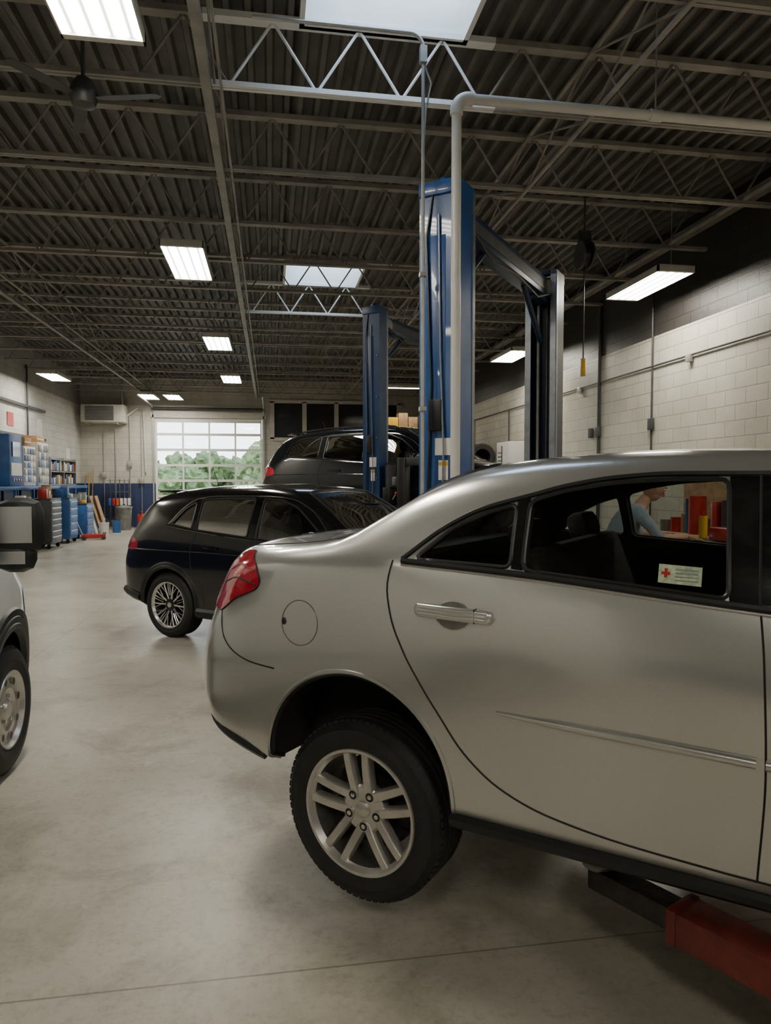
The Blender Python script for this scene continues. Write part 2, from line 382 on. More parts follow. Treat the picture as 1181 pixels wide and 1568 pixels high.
# ------------------------------------------------------------------ wheels
def wheel(parent, name, pos, R, w, rr, style, side, rot=0):
    mb = MB()
    X = Matrix.Rotation(rad(90), 4, 'X')      # lathe Z axis -> local -Y (outward); h>0 == outward
    h = w/2; S = R-rr
    prof = [(rr-.004, h-.012), (rr+.006, h-.002), (rr+.02, h+.001), (rr+S*.35, h+.007), (rr+S*.42, h+.010), (rr+S*.47, h+.007), (rr+S*.7, h+.004), (R-.026, h-.006), (R-.012, h-.018), (R-.004, h-.034)]
    for g in (.58, .2, -.2, -.58):
        c = g*(h-.03); prof += [(R, c+.007), (R-.009, c+.005), (R-.009, c-.005), (R, c-.007)]
    prof += [(R-.004, -h+.034), (R-.014, -h+.016), (R-.03, -h+.004), (rr+S*.45, -h-.008), (rr+.01, -h), (rr-.004, -h+.012)]
    mb.lathe(prof, 'rubber', 72, X)
    nb = 72
    for k in range(nb):
        a = 2*math.pi*k/nb
        Xb = X @ Matrix.Rotation(a, 4, 'Z')
        for hh in (h-.034, -h+.034):
            mb.box((R-.005, 0, hh), (.008, R*2*math.pi/nb*.7, .018), 'rubber', Xb)
    mb.lathe([(rr+.006, h-.006), (rr+.002, h+.003), (rr-.008, h+.002), (rr-.014, h-.008), (rr-.022, h-.022)], 'alloy' if style != 'y10' else 'machined', 72, X)
    mb.lathe([(rr-.022, h-.022), (rr-.032, h-.07), (rr-.036, 0), (rr-.03, -h+.02), (rr+.004, -h+.012)], 'barrel', 72, X)
    mb.lathe([(0.001, h-.13), (rr-.055, h-.13), (rr-.055, h-.15), (0.001, h-.15)], 'darkmetal', 40, X)
    mb.lathe([(0.001, h-.10), (.075, h-.10), (.085, h-.13)], 'darkmetal', 30, X)
    mb.box((.13, .02, h-.115), (.08, .16, .06), 'darkmetal', X, ch=.015)
    def spoke(ang, r0, r1, d0, d1, w0, w1, y0, y1, th, mat, bow=.006, mat2=None):
        Xs = X @ Matrix.Rotation(ang, 4, 'Z'); secs = []
        for t in (0, .25, .5, .75, 1):
            r = r0+(r1-r0)*t; d = d0+(d1-d0)*t; ww = w0+(w1-w0)*t; y = y0+(y1-y0)*t+bow*math.sin(math.pi*t)
            secs.append([(r, d-ww/2*1.15, y-th), (r, d-ww/2, y-.006), (r, d-ww/2+.004, y), (r, d+ww/2-.004, y), (r, d+ww/2, y-.006), (r, d+ww/2*1.15, y-th)])
        vs = [p for q in secs for p in q]; n = 6; fs = []; ff = []
        for i in range(4):
            for k in range(n):
                (ff if k in (1, 2, 3) and mat2 else fs).append((i*n+k, i*n+(k+1) % n, (i+1)*n+(k+1) % n, (i+1)*n+k))
        fs += [tuple(range(n)), tuple(4*n+k for k in range(n))]
        mb.add(vs, fs, mat, Xs)
        if ff: mb.add(vs, ff, mat2, Xs)
    if style == 'd5':
        for k in range(5):
            a = rot+k*2*math.pi/5
            for sg in (-1, 1): spoke(a, .050, rr-.008, sg*.028, sg*.040, .035, .032, h-.034, h-.010, .035, 'alloy')
        mb.lathe([(.001, h-.036), (.078, h-.034), (.088, h-.042), (.09, h-.075)], 'alloy', 40, X)
        mb.lathe([(.001, h-.024), (.024, h-.025), (.029, h-.029), (.030, h-.036)], 'alloy', 28, X)
        for k in range(5):
            a = rot+math.pi/5+k*2*math.pi/5; Xl = X @ Matrix.Rotation(a, 4, 'Z')
            mb.lathe([(.017, h-.030), (.001, h-.030)], 'blacktrim', 16, Xl @ Matrix.Translation((.061, 0, .0005)))
            mb.lathe([(.019, h-.034), (.019, h-.028), (.0165, h-.028), (.0165, h-.034)], 'alloy', 20, Xl @ Matrix.Translation((.061, 0, 0)))
            mb.lathe([(.009, h-.044), (.009, h-.027), (.001, h-.026)], 'chrome', 6, Xl @ Matrix.Translation((.061, 0, 0)))
    elif style == 'y10':
        for k in range(5):
            a = rot+k*2*math.pi/5
            for sg in (-1, 1):
                spoke(a, .06, rr-.012, sg*.020, sg*.075, .024, .016, h-.03, h-.010, .03, 'blacktrim', mat2='machined')
                spoke(a, .12, rr-.012, sg*.045, sg*.155, .016, .012, h-.026, h-.012, .025, 'blacktrim', mat2='machined')
                spoke(a, .10, rr-.012, sg*.012, sg*.014, .012, .010, h-.03, h-.012, .025, 'blacktrim', mat2='machined')
        mb.lathe([(.001, h-.024), (.035, h-.026), (.08, h-.034), (.085, h-.06)], 'blacktrim', 32, X)
        mb.lathe([(.001, h-.018), (.028, h-.02), (.03, h-.03)], 'machined', 24, X)
    else:
        mb.lathe([(.001, h-.012), (.045, h-.014), (.06, h-.03), (.095, h-.034), (.12, h-.02), (rr-.045, h-.03), (rr-.02, h-.02), (rr-.008, h-.006)], 'alloy', 48, X)
        for k in range(8):
            a = rot+k*2*math.pi/8; Xl = X @ Matrix.Rotation(a, 4, 'Z') @ Matrix.Translation((rr*.76, 0, 0))
            mb.lathe([(.022, h-.0195), (.001, h-.0195)], 'blacktrim', 16, Xl @ Matrix.Translation((0, 0, .002)))
        for k in range(5):
            Xl = X @ Matrix.Rotation(rot+k*2*math.pi/5, 4, 'Z') @ Matrix.Translation((.075, 0, 0))
            mb.lathe([(.012, h-.034), (.012, h-.015), (.001, h-.013)], 'chrome', 6, Xl)
    o = mb.build(name, parent, 40, pos, 0 if side < 0 else math.pi, recalc=False)
    return o

def seats(parent, rows, zf, half=.42):
    mb = MB()
    for (x, kind) in rows:
        if kind == 'front':
            for y in (-.37, .37):
                mb.box((x+.22, y, zf+.30), (.50, .50, .16), 'seat', ch=.05)
                Xs = Matrix.Translation((x-.03, y, zf+.58)) @ Matrix.Rotation(rad(-14), 4, 'Y')
                mb.box((0, 0, 0), (.14, .48, .56), 'seat', Xs, ch=.05)
                mb.box((-.02, 0, .38), (.10, .26, .16), 'seat', Xs, ch=.04)
                for yy in (-.06, .06): mb.cyl((-.02, yy, .25), (-.02, yy, .34), .007, 'chrome', 8, X=Xs)
        else:
            mb.box((x+.24, 0, zf+.28), (.50, 1.25, .17), 'seat', ch=.05)
            Xs = Matrix.Translation((x-.04, 0, zf+.52)) @ Matrix.Rotation(rad(-20), 4, 'Y')
            mb.box((0, 0, 0), (.14, 1.25, .48), 'seat', Xs, ch=.05)
            for y in (-.38, .38): mb.box((-.02, y, .29), (.10, .25, .13), 'seat', Xs, ch=.04)
    mb.build('seats', parent)
def dash(mb, x, z, w=1.3):
    mb.box((x, 0, z), (.45, w, .22), 'cavity', ch=.06)
    c = Vector((x-.36, .37, z+.02)); pts = []
    for k in range(28):
        a = 2*math.pi*k/28; pts.append(c+Vector((-.05*math.sin(a)*1, .18*math.cos(a), .17*math.sin(a))))
    mb.tube(pts, .014, 'blacktrim', 8, closed=True)
    mb.cyl(c, c+Vector((.2, 0, -.06)), .03, 'blacktrim'); mb.box(c, (.03, .2, .05), 'blacktrim')

YAW = rad(-39.8)
def mirror(mb, x, z, y, sg, mat, sx=.12, sy=.2, sz=.15):
    mb.box((x, sg*(y+sy*.55), z), (sx, sy, sz), mat, ch=.04)
    mb.box((x-sx*.5-.001, sg*(y+sy*.57), z), (.006, sy*.82, sz*.78), 'chrome')
    mb.box((x+.01, sg*y, z-sz*.3), (.06, .12, .05), mat, ch=.015)

# ================================================================== SILVER SEDAN
LIFT = .28
SED = [
 [-.960, .47, .30, .42,.48, .44,.53, .44,.62, .40,.71, .36,.75, .30,.77, .2,.78, .785],
 [-.930, .42, .48, .58,.44, .61,.51, .60,.63, .55,.75, .50,.81, .44,.86, .3,.89, .90],
 [-.870, .39, .58, .72,.41, .745,.51, .735,.65, .675,.81, .61,.92, .54,.99, .35,1.045, 1.06],
 [-.780, .37, .68, .80,.39, .825,.50, .82,.67, .76,.85, .69,.98, .60,1.06, .35,1.10, 1.112],
 [-.680, .345,.75, .842,.365,.862,.50, .862,.69, .82,.88, .75,1.03, .655,1.09, .4,1.118, 1.128],
 [-.560, .31, .78, .86,.335, .88,.50, .884,.71, .855,.92, .80,1.06, .70,1.10, .4,1.128, 1.138],
 [-.350, .27, .80, .87,.30, .89,.50, .90,.73, .882,.97, .84,1.08, .73,1.12, .4,1.142, 1.15],
 [-.150, .25, .81, .873,.29,.893,.50, .902,.75, .882,1.00, .84,1.10, .73,1.155, .4,1.178, 1.187],
 [0.00, .24, .82, .875,.28, .895,.50, .903,.76, .88,1.03, .835,1.125, .71,1.235, .42,1.268, 1.278],
 [0.20, .24, .82, .875,.28, .895,.50, .903,.78, .862,1.08, .80,1.19, .69,1.335, .43,1.385, 1.395],
 [0.40, .24, .82, .875,.28, .893,.50, .903,.79, .856,1.085, .775,1.25, .67,1.395, .44,1.44, 1.452],
 [0.65, .24, .82, .875,.28, .892,.50, .903,.79, .855,1.07, .76,1.27, .655,1.425, .44,1.465, 1.477],
 [1.00, .24, .82, .875,.28, .892,.50, .903,.79, .855,1.05, .755,1.27, .65,1.438, .44,1.48, 1.493],
 [1.40, .24, .82, .875,.28, .892,.50, .903,.78, .855,1.03, .755,1.25, .65,1.432, .44,1.475, 1.488],
 [1.85, .24, .82, .875,.28, .892,.50, .903,.77, .855,1.00, .765,1.19, .665,1.365, .44,1.42, 1.435],
 [2.25, .24, .82, .875,.28, .892,.50, .903,.76, .855,.975, .785,1.08, .69,1.19, .44,1.245, 1.26],
 [2.60, .24, .82, .875,.28, .892,.50, .90,.74, .85,.94, .79,.98, .68,1.01, .44,1.04, 1.05],
 [3.05, .22, .80, .87,.28, .885,.48, .89,.70, .84,.87, .77,.91, .65,.935, .42,.955, .965],
 [3.45, .21, .72, .83,.26, .85,.45, .85,.62, .79,.77, .72,.81, .6,.83, .4,.85, .86],
 [3.68, .22, .60, .70,.27, .74,.42, .74,.56, .68,.67, .62,.70, .5,.72, .35,.735, .74],
 [3.80, .28, .38, .46,.31, .48,.40, .48,.50, .45,.57, .41,.60, .35,.61, .25,.62, .625]]
sed = empty('silver_sedan', (.863, 3.157, LIFT), YAW)
bd = Body(SED)
QW = [(.215, 1.108), (.33, 1.215), (.44, 1.268), (.545, 1.300), (.560, 1.098)]
DW = [(.598, 1.093), (.585, 1.310), (.70, 1.345), (.85, 1.370), (1.0, 1.380), (1.17, 1.380), (1.187, 1.05)]
FW = [(1.335, 1.043), (1.325, 1.378), (1.55, 1.365), (1.8, 1.30), (2.05, 1.19), (2.28, 1.06), (2.30, 1.0)]
RW = [(-.10, -.60), (-.10, .60), (.36, .50), (.36, -.50)]
WS = [(1.72, -.54), (1.72, .54), (2.50, .66), (2.50, -.66)]
bd.make(sed, 'silver', [(-.02, .30, .398), (2.85, .31, .40)], (.02, 2.42, .42), [QW, DW, FW], [RW, WS], 1.10)
gl = MB(); tr = MB()
for sg in (-1, 1):
    for w in (QW, DW, FW):
        bd.panel(gl, rc(w), 'carglass', sg=sg, off=-.010)
        bd.line(tr, rc(w), .008, 'blacktrim', sg=sg, off=-.002, closed=True)
    top = [(.17, 1.105), (.31, 1.218), (.43, 1.280), (.585, 1.325), (.70, 1.357), (.86, 1.384), (1.02, 1.394), (1.33, 1.393), (1.58, 1.378), (1.83, 1.312), (2.08, 1.20), (2.34, 1.05)]
    bd.line(tr, top, .010, 'blacktrim', sg=sg, off=0)
    bd.line(tr, [(.17, 1.100), (.6, 1.080), (1.2, 1.036), (1.8, 1.002), (2.36, .985)], .011, 'blacktrim', sg=sg, off=.002)
    bd.line(tr, [(.17, 1.086), (.6, 1.066), (1.2, 1.022), (1.8, .988), (2.36, .972)], .004, 'alloy', sg=sg, off=.003)
    bd.panel(tr, [(.562, 1.095), (.545, 1.312), (.588, 1.326), (.600, 1.092)], 'glossblack', sg=sg, off=.002, step=.04)
    bd.panel(tr, [(1.187, 1.045), (1.17, 1.392), (1.325, 1.392), (1.337, 1.04)], 'glossblack', sg=sg, off=.002, step=.04)
    bd.line(tr, [(1.262, 1.04), (1.25, 1.39)], .004, 'cavity', sg=sg, off=.003)
    g = .0032
    bd.line(tr, [(.135, 1.10), (.125, 1.02), (.145, .92), (.20, .80), (.27, .69), (.335, .60), (.42, .49), (.54, .40), (.70, .345), (.95, .315), (1.2, .305)], g, 'cavity', sg=sg, off=0)
    bd.line(tr, [(1.262, 1.04), (1.275, .9), (1.285, .6), (1.27, .305)], g, 'cavity', sg=sg, off=0)
    bd.line(tr, [(1.2, .305), (1.8, .30), (2.35, .31)], g, 'cavity', sg=sg, off=0)
    bd.line(tr, [(2.36, .98), (2.40, .8), (2.42, .5), (2.35, .31)], g, 'cavity', sg=sg, off=0)
    if sg < 0:
        bd.line(tr, [(-.240+.083*math.cos(t*math.pi/12), .850+.083*math.sin(t*math.pi/12)) for t in range(24)], .0022, 'barrel', sg=sg, closed=True)
        tr.ell(bd.hit(-.313, .85, 'side', sg, .001), (.010, .006, .014), 'blacktrim', 10)
    bd.line(tr, [(-.69, .845), (-.65, .755), (-.58, .70), (-.48, .672), (-.36, .664)], g, 'cavity', sg=sg)
    TL = [(-.575, 1.088), (-.50, 1.045), (-.452, .985), (-.468, .955), (-.60, .905), (-.69, .845), (-.79, .85), (-.81, .93), (-.73, 1.03), (-.65, 1.08)]
    bd.panel(tr, rc(TL, .02), 'redlens', sg=sg, off=.006, step=.03)
    bd.line(tr, rc(TL, .02), .004, 'cavity', sg=sg, off=.001, closed=True)
    bd.line(tr, [(-.47, .97), (-.6, .985), (-.72, .95)], .003, 'blacktrim', sg=sg, off=.006)
    bd.line(tr, [(-.50, 1.02), (-.6, 1.035), (-.70, 1.0)], .002, 'redbox', sg=sg, off=.007)
    for hx, hz in ((.38, .94), (1.52, .925)):
        rec = [(hx+.062*math.cos(t*math.pi/12), hz-.006+.046*math.sin(t*math.pi/12)) for t in range(24)]
        bd.panel(tr, rec, 'barrel', sg=sg, step=.012, offf=lambda a, b_, hx=hx, hz=hz: .0015)  # flat darker ellipse, shade of the handle recess put into the colour
        bd.line(tr, rec, .0025, 'silver', sg=sg, off=.001, closed=True)
        d = dens([(hx-.12, hz+.004), (hx+.12, hz-.002)], .02, smooth=False)
        P = [bd.hit(p[0], p[1], 'side', sg, .012+.020*math.sin(math.pi*i/(len(d)-1))) for i, p in enumerate(d)]
        for dz in (-.011, 0, .011): tr.tube([p+Vector((0, 0, dz)) for p in P], .012, 'silver', 10)
        tr.ell(P[0], (.018, .013, .023), 'silver', 14); tr.ell(P[-1], (.020, .013, .023), 'silver', 14)
        tr.box(bd.hit(hx+.085, hz, 'side', sg, .02), (.003, .024, .046), 'cavity')
    d = dens([(.535, .645), (.9, .638), (1.262, .63)], .03)
    P = [bd.hit(p[0], p[1], 'side', sg, .003) for p in d]
    tr.tube(P, .013, 'silver', 10, radii=[.004+.011*min(1, i/7) for i in range(len(P))])
    d = dens([(1.285, .63), (2.3, .61)], .05); P = [bd.hit(p[0], p[1], 'side', sg, .003) for p in d]
    tr.tube(P, .015, 'silver', 10)
    for cx, cz, r in ((-.02, .30, .398), (2.85, .31, .40)):
        pts = [(cx+r*math.cos(a), cz+r*math.sin(a)) for a in np.linspace(rad(-8), rad(188), 40)]
        bd.line(tr, pts, .011, 'silver', sg=sg, off=-.004, smooth=False)
        inner = [(cx+(r-.012)*math.cos(a), cz+(r-.012)*math.sin(a)) for a in np.linspace(rad(-8), rad(188), 40)]
        bd.line(tr, inner, .010, 'blacktrim', sg=sg, off=-.016, smooth=False)
    d = [(x, 0) for x in np.linspace(.37, 2.46, 30)]
    tr.tube([(x, sg*.872, .252) for x, _ in d], .024, 'blacktrim', 8)
    tr.tube([(x, sg*.80, .235) for x, _ in d], .030, 'blacktrim', 8)
    bd.line(tr, [(-.80, .385), (-.7, .365), (-.56, .335), (-.44, .30)], .018, 'blacktrim', sg=sg, off=0)
    mirror(tr, 2.12, 1.06, .86, sg, 'silver')
    bd.line(tr, [(-.12, sg*.66), (-.35, sg*.665), (-.6, sg*.64), (-.72, sg*.60)], .003, 'cavity', plane='top', off=0)
bd.line(tr, [(-.13, -.66), (-.14, 0), (-.13, .66)], .004, 'cavity', plane='top')
for w in (RW, WS):
    bd.panel(gl, rc(w, .06), 'carglass', plane='top', off=-.008, step=.06)
    bd.line(tr, rc(w, .06), .012, 'blacktrim', plane='top', off=-.002, closed=True)
bd.panel(tr, [(1.0, 1.085), (1.0, 1.137), (1.115, 1.132), (1.115, 1.08)], 'sticker', off=-.006, step=.03)
bd.panel(tr, [(1.008, 1.108), (1.008, 1.116), (1.032, 1.115), (1.032, 1.107)], 'redbox', off=-.004, step=.03)
bd.panel(tr, [(1.016, 1.099), (1.016, 1.125), (1.024, 1.125), (1.024, 1.099)], 'redbox', off=-.004, step=.03)
for k in range(4): bd.panel(tr, [(1.045, 1.091+k*.010), (1.045, 1.094+k*.010), (1.106, 1.093+k*.010), (1.106, 1.090+k*.010)], 'grey', off=-.004, step=.03)
dash(tr, 2.25, .93)
gl.build('window_glass', sed, recalc=False); tr.build('trim_and_lamps', sed, 40)
seats(sed, [(.62, 'rear'), (1.45, 'front')], .38)
DR = .183
for nm, x, z in (('rear_wheel', 0, DR), ('front_wheel', 2.85, .20)):
    for sg in (-1, 1): wheel(sed, nm+('_right' if sg < 0 else '_left'), (x, sg*.762, z), .330, .225, .226, 'd5', sg, rot=rad(95) if x == 0 else .4)
sus = MB()
for x, z in ((0, DR), (2.85, .2)):
    sus.cyl((x, -.64, z), (x, .64, z), .035, 'darkmetal', 12)
    for sg in (-1, 1):
        sus.cyl((x-.06, sg*.58, z), (x-.02, sg*.50, z+.42), .03, 'darkmetal', 12)
        sus.tube([(x+.05+.05*math.cos(k*.7), sg*.52+.05*math.sin(k*.7), z+.02+k*.009) for k in range(38)], .008, 'darkmetal', 6)
        sus.box((x, sg*.45, z-.02), (.10, .35, .05), 'darkmetal', ch=.01)
sus.cyl((-.6, .35, .27), (.5, .1, .27), .035, 'darkmetal'); sus.cyl((-.85, .35, .32), (-.4, .35, .28), .09, 'darkmetal')
sus.build('suspension_and_exhaust', sed)

# ================================================================== SUVS
SUV = [
 [-.840, .50, .42, .55,.52, .58,.60, .59,.70, .57,.80, .53,.85, .46,.88, .28,.89, .90],
 [-.800, .42, .60, .72,.44, .75,.55, .76,.70, .73,.86, .68,.98, .60,1.06, .35,1.09, 1.10],
 [-.710, .37, .70, .82,.40, .84,.55, .845,.74, .81,.92, .75,1.05, .67,1.13, .4,1.17, 1.18],
 [-.590, .34, .76, .86,.37, .875,.55, .88,.76, .85,.98, .79,1.14, .69,1.27, .4,1.32, 1.335],
 [-.450, .32, .79, .875,.35, .89,.55, .895,.77, .865,1.05, .79,1.24, .68,1.41, .4,1.46, 1.475],
 [-.320, .30, .80, .88,.34, .895,.55, .90,.78, .868,1.10, .785,1.31, .67,1.48, .4,1.53, 1.545],
 [0.000, .26, .82, .88,.31, .895,.55, .905,.79, .868,1.14, .78,1.35, .66,1.53, .4,1.58, 1.595],
 [0.500, .24, .82, .88,.29, .89,.52, .90,.78, .866,1.12, .775,1.36, .66,1.56, .4,1.61, 1.625],
 [1.100, .24, .82, .88,.29, .89,.52, .90,.78, .866,1.09, .775,1.36, .66,1.565, .4,1.62, 1.635],
 [1.500, .24, .82, .88,.29, .89,.52, .90,.78, .866,1.07, .78,1.32, .665,1.53, .4,1.59, 1.605],
 [1.850, .24, .82, .88,.29, .89,.52, .90,.78, .868,1.06, .80,1.21, .69,1.37, .42,1.43, 1.445],
 [2.150, .24, .82, .88,.29, .89,.52, .90,.79, .872,1.05, .82,1.12, .72,1.18, .44,1.23, 1.245],
 [2.400, .24, .82, .88,.30, .892,.54, .90,.80, .87,1.0, .82,1.05, .72,1.08, .44,1.105, 1.115],
 [2.850, .26, .80, .875,.32, .89,.56, .895,.78, .86,.95, .80,1.0, .70,1.03, .42,1.05, 1.06],
 [3.200, .28, .74, .84,.34, .86,.55, .86,.74, .81,.89, .75,.93, .64,.955, .4,.97, .98],
 [3.400, .30, .62, .74,.36, .76,.52, .76,.68, .71,.80, .65,.84, .55,.86, .35,.87, .875],
 [3.480, .36, .45, .56,.40, .58,.52, .58,.62, .54,.70, .49,.73, .4,.745, .3,.75, .755]]
def suv(name, loc, paint, sx=1, sz=1, style='y10', droop=0, wins=None, tail='redlens', hood=False):
    T = [[r[0]*sx, r[1]*sz]+[r[2]]+[v*(sz if k % 2 else 1) for k, v in enumerate(r[3:17])]+[r[17]*sz] for r in SUV]
    e = empty(name, loc, YAW); b = Body(T)
    S = lambda w: [(p[0]*sx, p[1]*sz) for p in w]
    W = [S(w) for w in wins]
    RW = [(-.58*sx, -.56), (-.58*sx, .56), (-.36*sx, .52), (-.36*sx, -.52)]; WS = [(1.60*sx, -.54), (1.60*sx, .54), (2.32*sx, .68), (2.32*sx, -.68)]
    A = [(0, .36*sz, .40), (2.64*sx, .36*sz, .40)]
    b.make(e, paint, A, (-.30*sx, 2.2*sx, .45), W, [RW, WS], 1.13*sz)
    gl = MB(); tr = MB()
    for sg in (-1, 1):
        for i, w in enumerate(W):
            b.panel(gl, rc(w), 'carglass' if i == 2 else 'darkglass', sg=sg, off=-.01); b.line(tr, rc(w), .009, 'blacktrim', sg=sg, off=0, closed=True)
        b.line(tr, S([(-.02, 1.20), (.12, 1.37), (.30, 1.47), (.6, 1.50), (1.1, 1.505), (1.5, 1.485), (1.75, 1.39), (2.02, 1.17)]), .007, 'chrome', sg=sg, off=.004)
        b.line(tr, S([(-.05, 1.19), (.35, 1.145), (1.1, 1.085), (2.05, 1.045)]), .010, 'glossblack', sg=sg, off=.004)
        for a in A:
            for r2, rr2 in ((.0, .028), (.03, .022)):
                pts = [(a[0]+(a[2]+r2)*math.cos(t), a[1]+(a[2]+r2)*math.sin(t)) for t in np.linspace(rad(-12), rad(192), 36)]
                b.line(tr, pts, rr2, 'blacktrim', sg=sg, off=-.012, smooth=False)
        tr.tube([(x*sx, sg*.872, .30*sz) for x in np.linspace(.42, 2.2, 12)], .055, 'blacktrim', 8)
        b.line(tr, S([(.40, 1.13), (.33, .95), (.34, .8), (.48, .6), (.52, .38)]), .004, 'cavity', sg=sg)
        b.line(tr, S([(1.14, 1.08), (1.15, .36)]), .004, 'cavity', sg=sg)
        b.line(tr, S([(2.08, 1.04), (2.1, .7), (2.05, .38)]), .004, 'cavity', sg=sg)
        b.line(tr, S([(-.7, .92), (.5, .93), (2.2, .90)]), .006, paint, sg=sg, off=.001)
        for hx in (.60, 1.32):
            d = dens(S([(hx-.1, .985), (hx+.1, .98)]), .03, smooth=False)
            tr.tube([b.hit(p[0], p[1], 'side', sg, .014+.014*math.sin(math.pi*i/(len(d)-1))) for i, p in enumerate(d)], .014, paint, 8)
        TL = S([(-.56, 1.04), (-.48, 1.0), (-.47, .93), (-.6, .90), (-.74, .93), (-.77, .99), (-.68, 1.05)])
        b.panel(tr, rc(TL, .02), tail, sg=sg, off=.006, step=.04); b.line(tr, rc(TL, .02), .005, 'blacktrim', sg=sg, closed=True)
        HL = S([(2.95, .92), (3.2, .86), (3.36, .80), (3.3, .74), (3.0, .82)])
        b.panel(tr, rc(HL, .02), 'chrome', sg=sg, off=.004, step=.04)
        mirror(tr, 1.98*sx, 1.12*sz, .87, sg, paint, .13, .22, .16)
        b.line(tr, S([(-.76, .46), (-.6, .43), (-.43, .40)]), .04, 'blacktrim', sg=sg)
        if hood:
            tr.tube([b.hit(x*sx, sg*.60, 'top', 1, .03) for x in np.linspace(-.15, 1.45, 18)], .014, 'blacktrim', 8)
            for x in (-.15, .6, 1.45): tr.cyl(b.hit(x*sx, sg*.60, 'top', 1, -.01), b.hit(x*sx, sg*.60, 'top', 1, .03), .016, 'blacktrim', 8)
    for w in (RW, WS):
        b.panel(gl, rc(w, .05), 'darkglass' if w is RW else 'carglass', plane='top', off=-.008, step=.06); b.line(tr, rc(w, .05), .011, 'blacktrim', plane='top', closed=True)
    tr.box((-.36*sx, 0, 1.545*sz), (.20, 1.16, .03), paint, ch=.012)
    tr.box((-.78*sx, 0, .80*sz), (.12, .32, .16), 'paper'); tr.box((3.44*sx, 0, .62*sz), (.06, .9, .16), 'blacktrim', ch=.02)
    tr.cyl((-.1*sx, .0, 1.59*sz), (-.18*sx, 0, 1.76*sz), .004, 'blacktrim', 6)
    dash(tr, 2.0*sx, .98*sz)
    gl.build('window_glass', e, recalc=False); tr.build('trim_and_lamps', e, 40)
    seats(e, [(.45*sx, 'rear'), (1.22*sx, 'front')], .45*sz)
    for nm, x in (('rear_wheel', 0), ('front_wheel', 2.64*sx)):
        for sg in (-1, 1): wheel(e, nm+('_right' if sg < 0 else '_left'), (x, sg*.785, .345-droop), .345, .225, .245, style, sg, rot=.3)
    ax = MB()
    for x in (0, 2.64*sx): ax.cyl((x, -.68, .345-droop), (x, .68, .345-droop), .04, 'darkmetal', 12)
    ax.box((1.3*sx, 0, .25), (2.0, 1.1, .06), 'darkmetal', ch=.02)
    ax.build('axles_and_underbody', e)
    return e
JW = [[(.02, 1.205), (.15, 1.36), (.29, 1.44), (.32, 1.165)], [(.38, 1.155), (.36, 1.465), (.7, 1.485), (1.08, 1.488), (1.08, 1.105)],
      [(1.19, 1.095), (1.19, 1.485), (1.42, 1.475), (1.62, 1.40), (1.93, 1.17), (1.97, 1.06)]]
suv('black_compact_suv', (-.503, 8.449, 0), 'blackpaint', wins=JW)
BW = [[(-.30, 1.18), (-.22, 1.38), (-.05, 1.46), (.30, 1.475), (.30, 1.16)], [(.40, 1.155), (.40, 1.475), (.7, 1.485), (1.05, 1.488), (1.05, 1.105)], JW[2]]
suv('dark_lifted_suv', (1.018, 11.628, .80), 'bluepaintcar', sx=1.06, sz=1.04, style='d5', droop=.1, wins=BW, hood=True)

# ================================================================== WHITE VAN (left edge)
def flat(s, zb, w, zmid, zt):
    return [s, zb, w-.12, w-.02, zb+.06, w, zb+.3, w, zmid*.8, w-.005, zmid, w-.06, zmid+(zt-zmid)*.45, w-.14, zt-.14, w*.55, zt-.02, zt]
VAN = [flat(-1.0, .42, .92, 1.2, 2.45), flat(-.9, .40, .97, 1.2, 2.5), flat(0, .36, .98, 1.2, 2.52), flat(1.5, .30, .98, 1.2, 2.52), flat(2.3, .30, .98, 1.2, 2.5),
       flat(2.6, .30, .98, 1.18, 2.38), flat(3.0, .30, .98, 1.15, 2.0), flat(3.4, .32, .97, 1.12, 1.58), flat(3.62, .34, .95, 1.02, 1.36), flat(3.85, .34, .90, .95, 1.24), flat(4.1, .34, .80, .85, 1.08),
       flat(4.24, .38, .66, .75, .92), flat(4.30, .45, .45, .62, .74)]
van = empty('white_cargo_van', (-2.42, .88, 0), rad(90)); b = Body(VAN)
VW = [[(2.02, 1.22), (2.02, 1.85), (2.55, 1.88), (2.95, 1.50), (3.02, 1.2)]]
VWS = [(2.72, -.68), (2.72, .68), (3.42, .76), (3.42, -.76)]
b.make(van, 'vanwhite', [(0, .40, .43), (3.4, .40, .43)], (1.2, 3.2, .6), VW, [VWS], 1.30)
gl = MB(); tr = MB()
